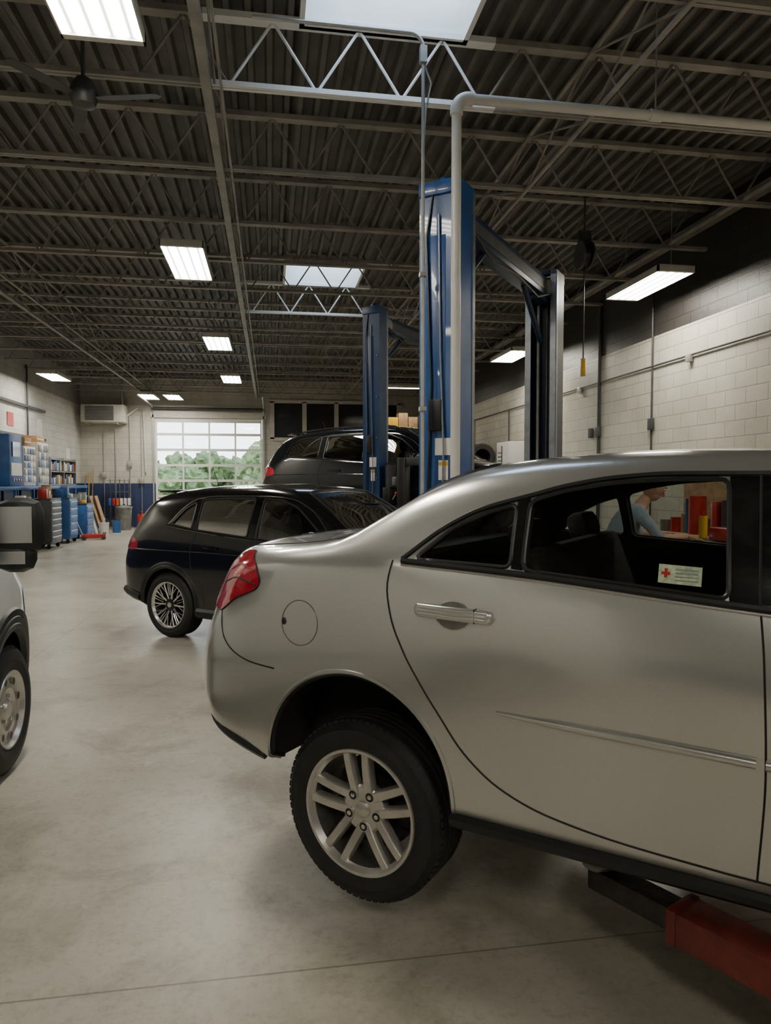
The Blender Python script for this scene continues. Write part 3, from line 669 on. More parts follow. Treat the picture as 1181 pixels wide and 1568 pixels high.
for sg in (-1, 1):
    b.panel(gl, rc(VW[0]), 'carglass', sg=sg, off=-.01); b.line(tr, rc(VW[0]), .012, 'blacktrim', sg=sg, closed=True)
    for cx in (0, 3.4):
        for r2 in (0, .04, .08):
            pts = [(cx+(.43+r2)*math.cos(t), .40+(.43+r2)*math.sin(t)) for t in np.linspace(rad(-10), rad(190), 40)]
            b.line(tr, pts, .034, 'blacktrim', sg=sg, off=-.012, smooth=False)
    b.panel(tr, [(3.80, .36), (3.80, .66), (3.9, .74), (4.2, .70), (4.22, .42)], 'blacktrim', sg=sg, off=.012, step=.04)
    for x in (1.9, 3.05): b.line(tr, [(x, 2.0 if x < 2 else 1.15), (x, .36)], .005, 'cavity', sg=sg)
    b.line(tr, [(.5, .62), (2.95, .62)], .035, 'blacktrim', sg=sg)
    d = dens([(2.05, 1.05), (2.25, 1.05)], .05, smooth=False); tr.tube([b.hit(p[0], p[1], 'side', sg, .03) for p in d], .018, 'blacktrim', 8)
    HL = [(3.72, 1.0), (3.95, .98), (4.1, .85), (4.0, .80), (3.78, .84)]; b.panel(tr, rc(HL, .02), 'chrome', sg=sg, off=.005, step=.04)
    tr.box((2.74, sg*1.245, 1.44), (.15, .21, .27), 'blacktrim', ch=.07); tr.box((2.74, sg*1.225, 1.30), (.13, .18, .16), 'blacktrim', ch=.06)
    tr.box((2.662, sg*1.245, 1.45), (.008, .15, .17), 'chrome'); tr.box((2.672, sg*1.225, 1.295), (.008, .12, .06), 'chrome')
    for z in (1.28, 1.46): tr.box((2.78, sg*1.06, z), (.06, .24, .05), 'blacktrim', ch=.015)
b.panel(gl, rc(VWS, .06), 'carglass', plane='top', off=-.01, step=.08); b.line(tr, rc(VWS, .06), .014, 'blacktrim', plane='top', closed=True)
tr.box((4.24, 0, .50), (.12, 1.1, .2), 'blacktrim', ch=.04); dash(tr, 3.05, 1.05)
gl.build('window_glass', van, recalc=False); tr.build('trim_and_lamps', van, 40); seats(van, [(2.0, 'front')], .65)
for nm, x in (('rear_wheel', 0), ('front_wheel', 3.4)):
    for sg in (-1, 1): wheel(van, nm+('_right' if sg < 0 else '_left'), (x, sg*.845, .36), .36, .235, .215, 'steel', sg, rot=.2)
ax = MB(); 
for x in (0, 3.4): ax.cyl((x, -.75, .36), (x, .75, .36), .05, 'darkmetal', 12)
ax.build('axles', van)

# ================================================================== TWO-POST LIFTS
def lift(name, near, far, h, car_z, pads, main='liftblue', other='liftdark', unit=True, armz=None, k_=1.0):
    n = Vector(near); f = Vector(far); mid = (n+f)/2; ang = math.atan2(f.y-n.y, f.x-n.x); span = (f-n).length
    e = empty(name, (mid.x, mid.y, 0), ang)
    for i, (sg, mm) in enumerate(((-1, main), (1, other))):
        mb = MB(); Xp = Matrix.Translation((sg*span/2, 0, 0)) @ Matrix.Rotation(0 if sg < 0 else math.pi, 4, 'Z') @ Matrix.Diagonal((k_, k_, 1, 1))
        out = [(-.15, -.17), (.15, -.17), (.15, -.105), (.138, -.105), (.138, -.158), (-.138, -.158), (-.138, .158), (.138, .158), (.138, .105), (.15, .105), (.15, .17), (-.15, .17)]
        mb.prism(out, .012, h, mm, Xp)
        for yy in (-.138, .138): mb.box((.151, yy, h/2), (.006, .062, h-.1), 'liftgrey', Xp)
        for yy in (-.1715, .1715): mb.box((.115, yy, h/2), (.055, .004, h-.06), 'liftgrey', Xp)
        mb.box((-.1515, .03, h/2+.2), (.003, .16, h-1.2), mm, Xp, ch=.001)
        mb.box((0, 0, .008), (.46, .46, .016), 'darkgrey', Xp)
        for a in (-.19, .19):
            for c in (-.19, .19): mb.cyl((a, c, .016), (a, c, .04), .014, 'grey', 6, X=Xp)
        for yy in (-.2, .2): mb.prism([(0, 0), (.12, 0), (0, .2)], -.006, .006, mm, Xp @ Matrix.Translation((-.05, yy*.86, .016)) @ Matrix.Rotation(rad(90), 4, 'X'))
        mb.box((-.16, 0, h-.05), (.02, .34, .10), mm, Xp, ch=.004)
        mb.box((.03, 0, car_z+.35), (.16, .19, .95), 'darkgrey', Xp, ch=.01); mb.box((.17, 0, car_z), (.16, .34, .16), 'liftred', Xp, ch=.012)
        mb.cyl((.0, .03, .9), (.0, .03, h-.1), .012, 'darkgrey', 6, X=Xp); mb.cyl((.06, -.05, .3), (.06, -.05, h-.1), .018, 'grey', 10, X=Xp)
        mb.tube([(-.165, .08, .3), (-.175, .09, 1.4), (-.165, .06, 2.4), (-.17, .10, h-.4), (-.15, .05, h-.05)], .010, 'blacktrim', 6, X=Xp)
        mb.tube([(-.165, -.03, 1.0), (-.18, -.05, 1.9), (-.17, -.02, 2.6), (-.165, .0, h-.25)], .008, 'liftgrey', 6, X=Xp)
        mb.box((-.156, -.04, 1.92), (.006, .14, .13), 'paper', Xp); mb.box((-.156, -.04, 1.74), (.006, .08, .15), 'paper', Xp); mb.box((-.157, -.04, 1.79), (.006, .08, .03), 'yellow', Xp)
        mb.box((-.172, .02, 2.16), (.04, .11, .24), 'blacktrim', Xp, ch=.01)
        for k in range(6): mb.cyl((-.15, -.12, .6+k*.55), (-.165, -.12, .6+k*.55), .012, 'grey', 6, X=Xp)
        mb.cyl((-.05, 0, h), (-.05, 0, h+.05), .05, mm, 12, X=Xp)
        mb.build('near_post' if sg < 0 else 'far_post', e)
    mb = MB()
    mb.box((0, 0, h-.20), (span-.1, .18, .20), 'liftdark', ch=.006)
    mb.box((0, -.091, h-.20), (span-.3, .006, .10), 'darkgrey')
    for sg in (-1, 1):
        mb.box((sg*(span/2-.22), 0, h-.32), (.34, .14, .05), 'liftdark', Matrix.Identity(4)); mb.cyl((sg*(span/2-.2), -.11, h-.2), (sg*(span/2-.2), .11, h-.2), .08, 'grey', 20)
        mb.tube([(sg*(span/2-.15), 0, h-.75), (sg*(span/2-.75), 0, h-.29)], .03, 'liftdark', 6)
    mb.tube([(-span/2+.1, -.12, h-.24), (-span/4, -.12, h-.40), (0, -.12, h-.34), (span/4, -.12, h-.40), (span/2-.1, -.12, h-.24)], .011, 'blacktrim', 6)
    mb.build('overhead_beam', e)
    if unit:
        mb = MB(); x = -span/2
        mb.box((x, -.225, 1.45), (.20, .12, .26), 'blacktrim', ch=.015); mb.cyl((x, -.25, 1.58), (x, -.25, 1.88), .085, 'darkgrey', 24); mb.cyl((x, -.25, 1.88), (x, -.25, 1.91), .07, 'blacktrim', 24)
        mb.box((x, -.24, 1.12), (.24, .16, .42), 'darkgrey', ch=.03); mb.box((x-.02, -.32, 1.66), (.10, .05, .12), 'liftgrey', ch=.01)
        mb.tube([(x+.05, -.25, 1.4), (x+.2, -.32, 1.1), (x+.18, -.28, .6), (x+.03, -.20, .25)], .014, 'blacktrim', 8)
        mb.tube([(x+.05, -.25, 1.8), (x+.25, -.36, 1.95), (x+.34, -.36, 1.6), (x+.15, -.3, 1.3)], .012, 'blacktrim', 8)
        mb.cyl((x-.1, -.33, 1.42), (x-.17, -.42, 1.50), .009, 'chrome', 8); mb.ell((x-.17, -.42, 1.5), (.02, .02, .02), 'redbox', 10)
        mb.build('power_unit', e)
    inv = (Matrix.Translation((mid.x, mid.y, 0)) @ Matrix.Rotation(ang, 4, 'Z')).inverted()
    for k, (sg, P) in enumerate(pads):
        mb = MB(); p = inv @ Vector(P); a = Vector((sg*(span/2-.20), .13*(1 if p.y > 0 else -1), 0)); z = armz if armz is not None else car_z
        a.z = z; t = Vector((p.x, p.y, z)); d = (t-a); Ln = d.length; ya = math.atan2(d.y, d.x)
        Xa = Matrix.Translation(a) @ Matrix.Rotation(ya, 4, 'Z')
        mb.box((Ln*.38, 0, 0), (Ln*.76, .125, .095), 'liftred', Xa, ch=.007)
        mb.box((Ln*.76-.02, 0, 0), (.03, .133, .103), 'liftred', Xa, ch=.006)
        mb.box((Ln*.80, 0, .004), (Ln*.42, .085, .068), 'darkmetal', Xa, ch=.006)
        mb.cyl((0, 0, -.09), (0, 0, .10), .045, 'grey', 20, X=Xa)
        mb.lathe([(.001, .035), (.05, .035), (.055, .05), (.05, .06), (.045, .058), (.001, .055)], 'grey', 24, Xa @ Matrix.Translation((Ln, 0, 0)))
        if P[2] > z+.1: mb.cyl((Ln, 0, .03), (Ln, 0, P[2]-z-.02), .028, 'grey', 16, X=Xa)
        mb.lathe([(.001, P[2]-z-.022), (.058, P[2]-z-.022), (.062, P[2]-z-.01), (.058, P[2]-z), (.001, P[2]-z)], 'rubber', 24, Xa @ Matrix.Translation((Ln, 0, 0)))
        mb.build('swing_arm_%d' % (k+1), e)
    return e
def loc2w(o, x, y, z=0):
    c, s = math.cos(YAW), math.sin(YAW); return (o[0]+c*x-s*y, o[1]+s*x+c*y, z)
SO = (.863, 3.157)
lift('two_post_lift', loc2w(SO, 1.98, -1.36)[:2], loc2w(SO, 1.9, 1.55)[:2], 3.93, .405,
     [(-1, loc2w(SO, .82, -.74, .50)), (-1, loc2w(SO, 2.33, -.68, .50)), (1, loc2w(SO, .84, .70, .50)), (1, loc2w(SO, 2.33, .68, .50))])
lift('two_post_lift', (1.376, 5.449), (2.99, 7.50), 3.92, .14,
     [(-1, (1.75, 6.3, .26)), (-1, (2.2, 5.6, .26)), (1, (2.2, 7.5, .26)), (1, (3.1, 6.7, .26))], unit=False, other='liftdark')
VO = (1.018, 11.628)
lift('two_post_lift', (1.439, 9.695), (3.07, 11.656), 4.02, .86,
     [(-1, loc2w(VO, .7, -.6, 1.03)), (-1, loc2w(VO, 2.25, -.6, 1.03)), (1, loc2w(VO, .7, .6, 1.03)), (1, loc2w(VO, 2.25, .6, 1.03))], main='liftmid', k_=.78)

# ================================================================== ROOM SHELL
XL, XR, YB, YF, ZD, ZJ = -6.7, 5.9, 27.0, -7.0, 5.38, 4.80
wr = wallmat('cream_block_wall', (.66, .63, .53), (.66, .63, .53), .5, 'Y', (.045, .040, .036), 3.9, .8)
wl = wallmat('white_block_wall', (.66, .65, .61), (.03, .05, .13), 1.6, 'Y', (.40, .39, .37), 4.4, .3)
wb = wallmat('beige_block_wall', (.60, .575, .51), (.03, .05, .13), 1.6, 'X', None, 99, .3)
mb = MB(); mb.box(((XL+XR)/2, (YB+YF)/2, -.1), (XR-XL+.6, YB-YF+.6, .2), floormat()); mb.build('floor')
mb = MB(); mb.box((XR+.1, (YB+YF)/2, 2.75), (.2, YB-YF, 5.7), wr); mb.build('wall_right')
mb = MB(); mb.box((XL-.1, (YB+YF)/2, 2.75), (.2, YB-YF, 5.7), wl); mb.build('wall_left')
mb = MB(); mb.box(((XL+XR)/2, YF-.1, 2.75), (XR-XL+.4, .2, 5.7), wb); mb.build('wall_front')
DX0, DX1, DZ = -4.12, -.27, 3.96
mb = MB()
mb.box(((XL-.2+DX0)/2, YB+.1, 2.75), (DX0-XL+.2, .2, 5.7), wb); mb.box(((XR+.2+DX1)/2, YB+.1, 2.75), (XR+.2-DX1, .2, 5.7), wb)
mb.box(((DX0+DX1)/2, YB+.1, (DZ+5.6)/2), (DX1-DX0, .2, 5.6-DZ), wb); mb.build('wall_back')

SK = [(4.42, 5.93), (12.09, 13.58)]; SX0, SX1 = .30, 1.62
mb = MB(); p = .17; prof = [(0, 0), (.045, 0), (.065, .065), (.15, .065), (.17, 0)]
def strip(x0, x1, y0, y1):
    x = x0; pts = []
    while x < x1-.001:
        for (a, z) in prof[:-1]:
            if x+a < x1: pts.append((x+a, z))
        x += p
    pts.append((x1, 0)); n = len(pts)
    vs = [(q[0], y0, ZD+q[1]) for q in pts]+[(q[0], y1, ZD+q[1]) for q in pts]
    mb.add(vs, [(i, i+1, n+i+1, n+i) for i in range(n-1)], 'deck')
strip(XL-.1, SX0, YF-.1, YB+.1); strip(SX1, XR+.1, YF-.1, YB+.1)
for y0, y1 in ((YF-.1, SK[0][0]), (SK[0][1], SK[1][0]), (SK[1][1], YB+.1)): strip(SX0, SX1, y0, y1)
mb.build('ceiling', sharp=20, recalc=False)
skm = bpy.data.materials.new('frosted_acrylic'); skm.use_nodes = True
N = skm.node_tree.nodes; L = skm.node_tree.links; N.clear(); o = N.new('ShaderNodeOutputMaterial'); mx = N.new('ShaderNodeMixShader'); t = N.new('ShaderNodeBsdfTransparent'); tl = N.new('ShaderNodeBsdfTranslucent')
nz = N.new('ShaderNodeTexNoise'); nz.inputs['Scale'].default_value = 3; nz.inputs['Detail'].default_value = 6; rp = N.new('ShaderNodeValToRGB'); rp.color_ramp.elements[0].color = (.6, .7, .8, 1); rp.color_ramp.elements[1].color = (.95, .98, 1, 1); rp.color_ramp.elements[0].position = .35; rp.color_ramp.elements[1].position = .6
L.new(nz.outputs['Fac'], rp.inputs[0]); L.new(rp.outputs[0], t.inputs[0]); L.new(rp.outputs[0], tl.inputs[0])
mx.inputs[0].default_value = .4; L.new(t.outputs[0], mx.inputs[1]); L.new(tl.outputs[0], mx.inputs[2]); L.new(mx.outputs[0], o.inputs[0])
for y0, y1 in SK:
    mb = MB(); cx = (SX0+SX1)/2; cy = (y0+y1)/2; w = SX1-SX0; d = y1-y0
    mb.box((SX0-.02, cy, ZD+.16), (.04, d+.08, .42), 'white'); mb.box((SX1+.02, cy, ZD+.16), (.04, d+.08, .42), 'white')
    mb.box((cx, y0-.02, ZD+.16), (w, .04, .42), 'white'); mb.box((cx, y1+.02, ZD+.16), (w, .04, .42), 'white')
    mb.box((cx, cy, ZD+.355), (w, .03, .03), 'conduit'); mb.box((cx, cy, ZD+.38), (w+.06, d+.06, .01), skm)
    mb.build('skylight')

mb = MB(); ys = [5.95+1.53*k for k in range(-8, 14)]
for y in ys:
    if y > YB-.2 or y < YF+.2: continue
    white = abs(y-5.95) < .1 or abs(y-13.6) < .1  # joists beside the skylights take the painted-in skylit white
    def seg(x0, x1, mat):
        mb.box(((x0+x1)/2, y-.022, ZJ+.02), (x1-x0, .034, .040), mat); mb.box(((x0+x1)/2, y+.022, ZJ+.02), (x1-x0, .034, .040), mat)
        mb.box(((x0+x1)/2, y, ZD-.025), (x1-x0, .10, .05), mat)
    if white: seg(XL+.002, -.5, 'joist'); seg(-.5, 1.9, 'joistwhitelit'); seg(1.9, XR-.002, 'joist')
    else: seg(XL+.002, XR-.002, 'joist')
    x = XL+.1; st = .70
    while x+st < XR+.2:
        m = 'joistwhitelit' if white and -.5 < x+.2 < 1.8 else 'joist'
        mb.cyl((x, y, ZJ+.02), (min(x+st/2, XR-.01), y, ZD-.03), .0125, m, 6)
        if x+st < XR: mb.cyl((x+st/2, y, ZD-.03), (x+st, y, ZJ+.02), .0125, m, 6)
        x += st
y0, y1 = YF+.01, YB-.01
mb.box((-.47, (y0+y1)/2, ZJ-.035), (.075, y1-y0, .07), 'joist')
mb.box((-.36, (y0+y1)/2, ZJ-.012), (.02, y1-y0, .02), 'joist')
for x in (-4.0, 2.75): mb.box((x, (y0+y1)/2, ZJ-.012), (.035, y1-y0, .024), 'joist'); mb.box((x, (y0+y1)/2, ZD-.06), (.035, y1-y0, .024), 'joist')
for y in ys:
    for x in (-.41, 2.75, -4.0):
        if YF+1 < y < YB-1.7:
            mb.cyl((x, y+.05, ZJ), (x, y+1.48, ZD-.05), .011, 'joist', 5); mb.cyl((x, y+.05, ZD-.05), (x, y+1.48, ZJ), .011, 'joist', 5)
mb.build('roof_joists')
mb = MB(); mb.box((XR-.06, (YB+YF)/2, 5.15), (.10, YB-YF-.1, .12), 'joist'); mb.cyl((XR-.25, YF+.05, 5.05), (XR-.25, YB-.05, 5.05), .035, 'joist', 10); mb.build('trim_1')
mb = MB(); mb.cyl((-4.3, YF+.02, 4.74), (-4.3, YB-.02, 4.74), .03, 'joist', 10)
for y in ys[1:-1]: mb.cyl((-4.3, y, 4.74), (-4.3, y, 4.86), .008, 'joist', 6)
mb.build('sprinkler_pipe')

mb = MB(); px, py, pz = 1.35, 5.10, 4.42
mb.cyl((px, py, 0.0), (px, py, pz-.10), .036, 'pvc', 20)
mb.tube([(px, py, pz-.12)]+[(px+.09-.09*math.cos(a), py, pz-.09+.09*math.sin(a)) for a in np.linspace(0, math.pi/2, 8)]+[(px+.12, py, pz)], .047, 'pvc', 18)
mb.cyl((px+.10, py, pz), (XR-.005, py, pz), .036, 'pvc', 20)
for x in (2.9, 4.4): mb.cyl((x-.05, py, pz), (x+.05, py, pz), .043, 'pvc', 20); mb.cyl((x, py, pz), (x, py, ZD), .006, 'conduit', 6)
mb.build('pvc_exhaust_pipe')
mb = MB(); cx, cy = 1.14, 5.27
mb.cyl((cx, cy, .0), (cx, cy, 4.85), .014, 'conduit', 10)
mb.tube([(cx, cy, 4.84)]+[(cx-.1+.1*math.cos(a), cy, 4.85+.1*math.sin(a)) for a in np.linspace(0, math.pi/2, 7)]+[(-.1, cy, 4.95)], .014, 'conduit', 10)
mb.box((cx, cy, 4.80), (.05, .05, .12), 'conduit'); mb.tube([(cx, cy, 4.75), (cx+.06, cy, 4.6), (cx+.02, cy, 4.4), (cx, cy, 4.1)], .008, 'conduit', 6)
for z in (1.2, 2.2, 3.2): mb.box((cx, cy, z), (.05, .05, .03), 'conduit')
mb.build('air_line_conduit')
mb = MB(); X0 = XR-.03
mb.cyl((X0, YF+.1, 3.44), (X0, YB-.1, 3.44), .014, 'darkgrey', 8)
for y in (4, 6.7, 10.3, 12.1, 14, 17, 20):
    mb.cyl((X0, y, .1), (X0, y, 4.9 if y in (10.3, 12.1) else 3.44), .016 if y != 12.1 else .03, 'darkgrey', 8)
for y in (7.2, 9.3, 12.9): mb.box((X0-.01, y, 3.40), (.06, .11, .11), 'conduit', ch=.01)
for y in (10.3, 12.1, 12.4): mb.box((X0-.01, y, 2.55), (.06, .12, .18), 'darkgrey', ch=.01)
mb.build('wall_conduit')

def fixture(x, y, z=4.5, rot=0, w=.52, l=1.5):
    mb = MB()
    mb.prism([(-w/2, -l/2), (w/2, -l/2), (w/2, l/2), (-w/2, l/2)], .075, .085, 'offwhite')
    for sx in (-1, 1): mb.prism([(sx*w/2, -l/2), (sx*(w/2-.012), -l/2), (sx*(w/2-.012), l/2), (sx*w/2, l/2)], 0, .08, 'offwhite')
    for sy in (-1, 1): mb.prism([(-w/2, sy*l/2), (w/2, sy*l/2), (w/2, sy*(l/2-.05)), (-w/2, sy*(l/2-.05))], 0, .08, 'offwhite')
    mb.box((0, 0, .115), (w*.4, l*.7, .06), 'offwhite', ch=.01)
    a, c = w/2-.012, l/2-.05
    mb.add([(-a, -c, .02), (a, -c, .02), (a, c, .02), (-a, c, .02)], [(0, 3, 2, 1)], 'lens')
    for sy in (-.4, .4): mb.cyl((0, sy*l, .12), (0, sy*l, 5.37-z), .005, 'conduit', 6)
    return mb.build('fluorescent_ceiling_light', loc=(x, y, z), rz=rot, recalc=False)
for y in (-2.6, 4.22, 9.75, 15.2, 20.4): fixture(-1.04, y)
for y in (-1.0, 4.0, 9.3, 14.9): fixture(5.2, y, 4.36)
fixture(2.2, -3.0)  # added unseen fixture behind the camera to brighten the sedan's near side
fixture(4.1, 21.4, 4.5, rad(90), .25, 1.3)
fixture(-5.7, 20.4, 4.45); fixture(-5.7, 10.4, 4.45); fixture(-5.7, 1, 4.45)
fixture(-4.0, 25.0, 4.5); fixture(-3.2, 25.0, 4.5)

mb = MB(); c = Vector((-1.33, 5.62, 4.46))
mb.cyl(c+Vector((0, 0, .15)), (c.x, c.y, ZD), .015, 'darkgrey', 8); mb.lathe([(.001, .15), (.05, .14), (.09, .08), (.10, 0), (.08, -.05), (.03, -.07), (.001, -.07)], 'darkgrey', 24, Matrix.Translation(c))
for k in range(3):
    Xf = Matrix.Translation(c) @ Matrix.Rotation(rad(-12+120*k), 4, 'Z') @ Matrix.Rotation(rad(8), 4, 'X')
    mb.prism([(.08, -.02), (.2, -.045), (.55, -.04), (.58, 0), (.55, .04), (.2, .045), (.08, .02)], -.003, .003, 'darkgrey', Xf)
mb.build('ceiling_fan')

# ================================================================== BACK WALL
mb = MB(); w = DX1-DX0-.02; nr = 7; hh = DZ/nr; YD = YB+.03
for k in range(5): mb.box((DX0+.04+(w-.06)*k/4, YD, DZ/2), (.06, .05, DZ-.02), 'white')
for k in range(nr+1): mb.box(((DX0+DX1)/2, YD, min(DZ-.07, max(.06, k*hh))), (w, .055, .09 if 0 < k < nr else .12), 'white')
mb.box(((DX0+DX1)/2, YD, DZ/2), (w-.04, .008, DZ-.06), 'clearglass')
mb.build('door_1')
mb = MB()
for sx in (DX0-.06, DX1+.06):
    mb.box((sx, YB-.04, 2.1), (.05, .06, 4.2), 'conduit')
    mb.tube([(sx, YB-.05, 4.1), (sx, YB-.12, 4.30), (sx, YB-.35, 4.42), (sx, YB-3.2, 4.45)], .03, 'conduit', 6)
mb.cyl((DX0-.1, YB-.15, 4.32), (DX1+.1, YB-.15, 4.32), .05, 'darkgrey', 12); mb.box(((DX0+DX1)/2, YB-.04, 4.1), (w+.3, .06, .22), 'offwhite')
mb.build('trim_2')
mb = MB()
x0, x1, z0, z1 = .1, 4.9, 3.25, 4.65
mb.box(((x0+x1)/2, YB-.02, (z0+z1)/2), (x1-x0, .03, z1-z0), 'voidglass')
for k in range(5): mb.box((x0+(x1-x0)*k/4, YB-.05, (z0+z1)/2), (.16, .08, z1-z0), 'offwhite')
for z in (z0, z1): mb.box(((x0+x1)/2, YB-.05, z), (x1-x0+.16, .08, .12), 'offwhite')
mb.build('window_1')
mb = MB(); mb.box((-5.75, YB-.45, 4.05), (1.45, .8, .62), 'offwhite', ch=.04); mb.box((-5.85, YB-.86, 4.05), (.95, .02, .48), 'darkgrey')
for k in range(9): mb.box((-5.85, YB-.875, 3.85+k*.05), (.95, .02, .012), 'offwhite')
mb.cyl((-5.2, YB-.3, 4.3), (-5.2, YB-.3, ZD-.01), .05, 'conduit'); mb.tube([(-5.02, YB-.4, 4.0), (-4.7, YB-.2, 4.3), (-4.5, YB-.1, 4.2), (-4.45, YB-.06, 2.0)], .03, 'offwhite', 8)
for s_ in (-.5, .5): mb.box((-5.75+s_, YB-.42, 3.70), (.05, .8, .06), 'conduit')
mb.build('unit_heater')
mb = MB()
for x in (-5.9, -5.5, -5.0, -4.6): mb.cyl((x, YB-.03, .1), (x, YB-.03, 3.6 if x < -5 else 4.0), .014, 'conduit', 6)
for x, z in ((-5.9, 1.9), (-5.0, 2.3), (-4.6, 1.7)): mb.box((x, YB-.06, z), (.16, .1, .22), 'conduit', ch=.01)
mb.build('electrical_boxes')

mb = MB()
for i in range(5):
    x = -5.6+i*.16
    mb.cyl((x, YB-.5, .05), (x, YB-.5, 1.75), .018, 'chrome', 8)
for z in (.3, .8, 1.3, 1.7): mb.box((-5.28, YB-.5, z), (.75, .35, .02), 'chrome')
for i in range(6): mb.box((-5.6+i*.13, YB-.55, .95), (.09, .12, .25), random.choice(['white', 'redbox', 'bluebench', 'orange']), ch=.01)
mb.box((-5.28, YB-.5, .03), (.8, .5, .05), 'grey'); mb.build('wire_display_rack')
mb = MB()
for i in range(3):
    mb.cyl((-6.55+i*.13, YB-.35, .0), (-6.52+i*.13, YB-.1, 1.9+.1*i), .015, ('wood', 'yellow', 'wood')[i], 8); mb.box((-6.55+i*.13, YB-.36, .10), (.11, .06, .2), 'grey', ch=.01)
mb.build('brooms_and_shovels')
for i, (x, m) in enumerate(((-4.15, 'orange'), (-3.8, 'yellow'), (-4.5, 'redbox'))):
    mb = MB(); mb.box((x, YB-.8, .28), (.24, .34, .48), m, ch=.05); mb.tube([(x, YB-.9, .5), (x, YB-.9, .6), (x, YB-.7, .6), (x, YB-.7, .5)], .015, m, 8); mb.cyl((x, YB-.95, .5), (x, YB-1.02, .62), .02, 'blacktrim', 8)
    mb.box((x, YB-.8, .02), (.26, .36, .04), m); mb.build('fuel_can')
mb = MB(); mb.lathe([(.001, 0), (.22, 0), (.26, .75), (.28, .76), (.27, .80), (.001, .86)], 'grey', 24, Matrix.Translation((-4.95, YB-1.5, 0))); mb.cyl((-4.95, YB-1.5, .85), (-4.95, YB-1.5, .9), .04, 'darkgrey'); mb.build('trash_can')

mb = MB(); bx = XL+.42
mb.box((bx, 20.5, 1.50), (.80, 8.0, .09), 'bluebench', ch=.01); mb.box((bx, 20.5, .42), (.76, 7.9, .05), 'wood')
for y in np.linspace(16.6, 24.4, 7):
    for dx in (-.36, .36): mb.box((bx+dx, y, .75), (.06, .06, 1.5), 'bluebench')
y = 16.8
while y < 24:
    w_ = random.uniform(.2, .5); h_ = random.uniform(.2, .8); mb.box((bx, y+w_/2, .45+h_/2), (.5, w_-.03, h_), random.choice(['darkgrey', 'card', 'grey', 'redbox', 'white', 'bluebench', 'blacktrim']), ch=.01); y += w_
mb.build('workbench')
mb = MB(); mb.box((bx+.02, 18.1, 2.16), (.62, .85, 1.22), 'bluebench', ch=.02); mb.box((bx+.34, 18.1, 2.42), (.02, .5, .35), 'voidglass'); mb.box((bx+.34, 18.1, 1.95), (.02, .7, .3), 'white')
for k in range(4): mb.cyl((bx+.35, 17.85+.16*k, 1.7), (bx+.37, 17.85+.16*k, 1.7), .03, 'redbox', 10)
mb.build('engine_analyser')
for y, hgt, m in ((19.35, 1.0, 'white'), (20.45, 1.15, 'offwhite')):
    mb = MB(); mb.box((bx, y, 1.55+hgt/2), (.5, .9, hgt), m, ch=.012)
    for r in range(5):
        for c in range(4): mb.box((bx+.26, y-.32+c*.21, 1.66+r*(hgt-.12)/5+.06), (.02, .18, (hgt-.2)/5-.02), random.choice(['white', 'grey', 'bluebench', 'offwhite']), ch=.004)
    mb.build('small_parts_cabinet')
mb = MB(); mb.box((bx, 19.4, 2.665), (.4, .5, .22), 'card', ch=.005); mb.box((bx+.201, 19.4, 2.665), (.003, .5, .03), 'paper'); mb.build('cardboard_box')
mb = MB(); mb.box((bx, 20.5, 2.797), (.35, .6, .18), 'card', ch=.005); mb.box((bx+.178, 20.5, 2.797), (.003, .6, .03), 'paper'); mb.build('cardboard_box')
mb = MB()
for z in (1.57, 1.95, 2.3): mb.box((bx, 22.6, z), (.4, 2.6, .03), 'grey')
for y in (21.3, 22.6, 23.9): mb.box((bx, y, 1.95), (.4, .04, .8), 'grey')
for r in range(2):
    y = 21.4
    while y < 23.8:
        wd = random.uniform(.06, .2); hh = random.uniform(.15, .3)
        mb.box((bx, y+wd/2, 1.59+r*.39+hh/2), (.3, wd-.01, hh), random.choice(['white', 'paper', 'bluebench', 'card', 'darkgrey', 'orange', 'offwhite']), ch=.004); y += wd
mb.build('binder_shelf')
def chest(name, x, y, w, d, h, mat, n, rz=0, top=True, stuff=0):
    mb = MB(); X = Matrix.Translation((x, y, 0)) @ Matrix.Rotation(rz, 4, 'Z')
    mb.box((0, 0, .12+(h-.12)/2), (d, w, h-.12), mat, X, ch=.012)
    dh = (h-.22)/n
    for k in range(n):
        mb.box((d/2+.006, 0, .17+dh*(k+.5)), (.015, w-.06, dh-.018), mat, X, ch=.004); mb.box((d/2+.022, 0, .17+dh*(k+.82)), (.02, w-.14, .016), 'chrome', X)
    for a in (-d/2+.07, d/2-.07):
        for c in (-w/2+.08, w/2-.08): mb.cyl((a, c-.02, .05), (a, c+.02, .05), .05, 'rubber', 14, X=X); mb.box((a, c, .11), (.07, .06, .04), 'darkgrey', X)
    if top:
        mb.box((0, 0, h+.012), (d+.02, w+.02, .025), 'darkgrey', X, ch=.005)
    yy = -w/2+.04
    while stuff and yy < w/2-.12:
        q = random.uniform(.08, .2); hh = random.uniform(.06, .34)
        mb.box((random.uniform(-.08, .08), yy+q/2, h+.025+hh/2), (.2, q-.02, hh), random.choice(['redbox', 'white', 'yellow', 'card', 'grey', 'bluebench', 'blacktrim']), X, ch=.008); yy += q
    return mb.build(name)
chest('tool_cabinet', -5.55, 18.9, .9, .5, 1.22, 'darkgrey', 7, stuff=1); chest('tool_cabinet', -5.55, 20.5, .8, .5, 1.2, 'bluebench', 5, stuff=1); chest('tool_cabinet', -5.5, 22.1, .8, .5, 1.0, 'bluebench', 4, stuff=1)
chest('tool_cabinet', -5.6, 17.4, .7, .5, 1.0, 'grey', 5, stuff=1)
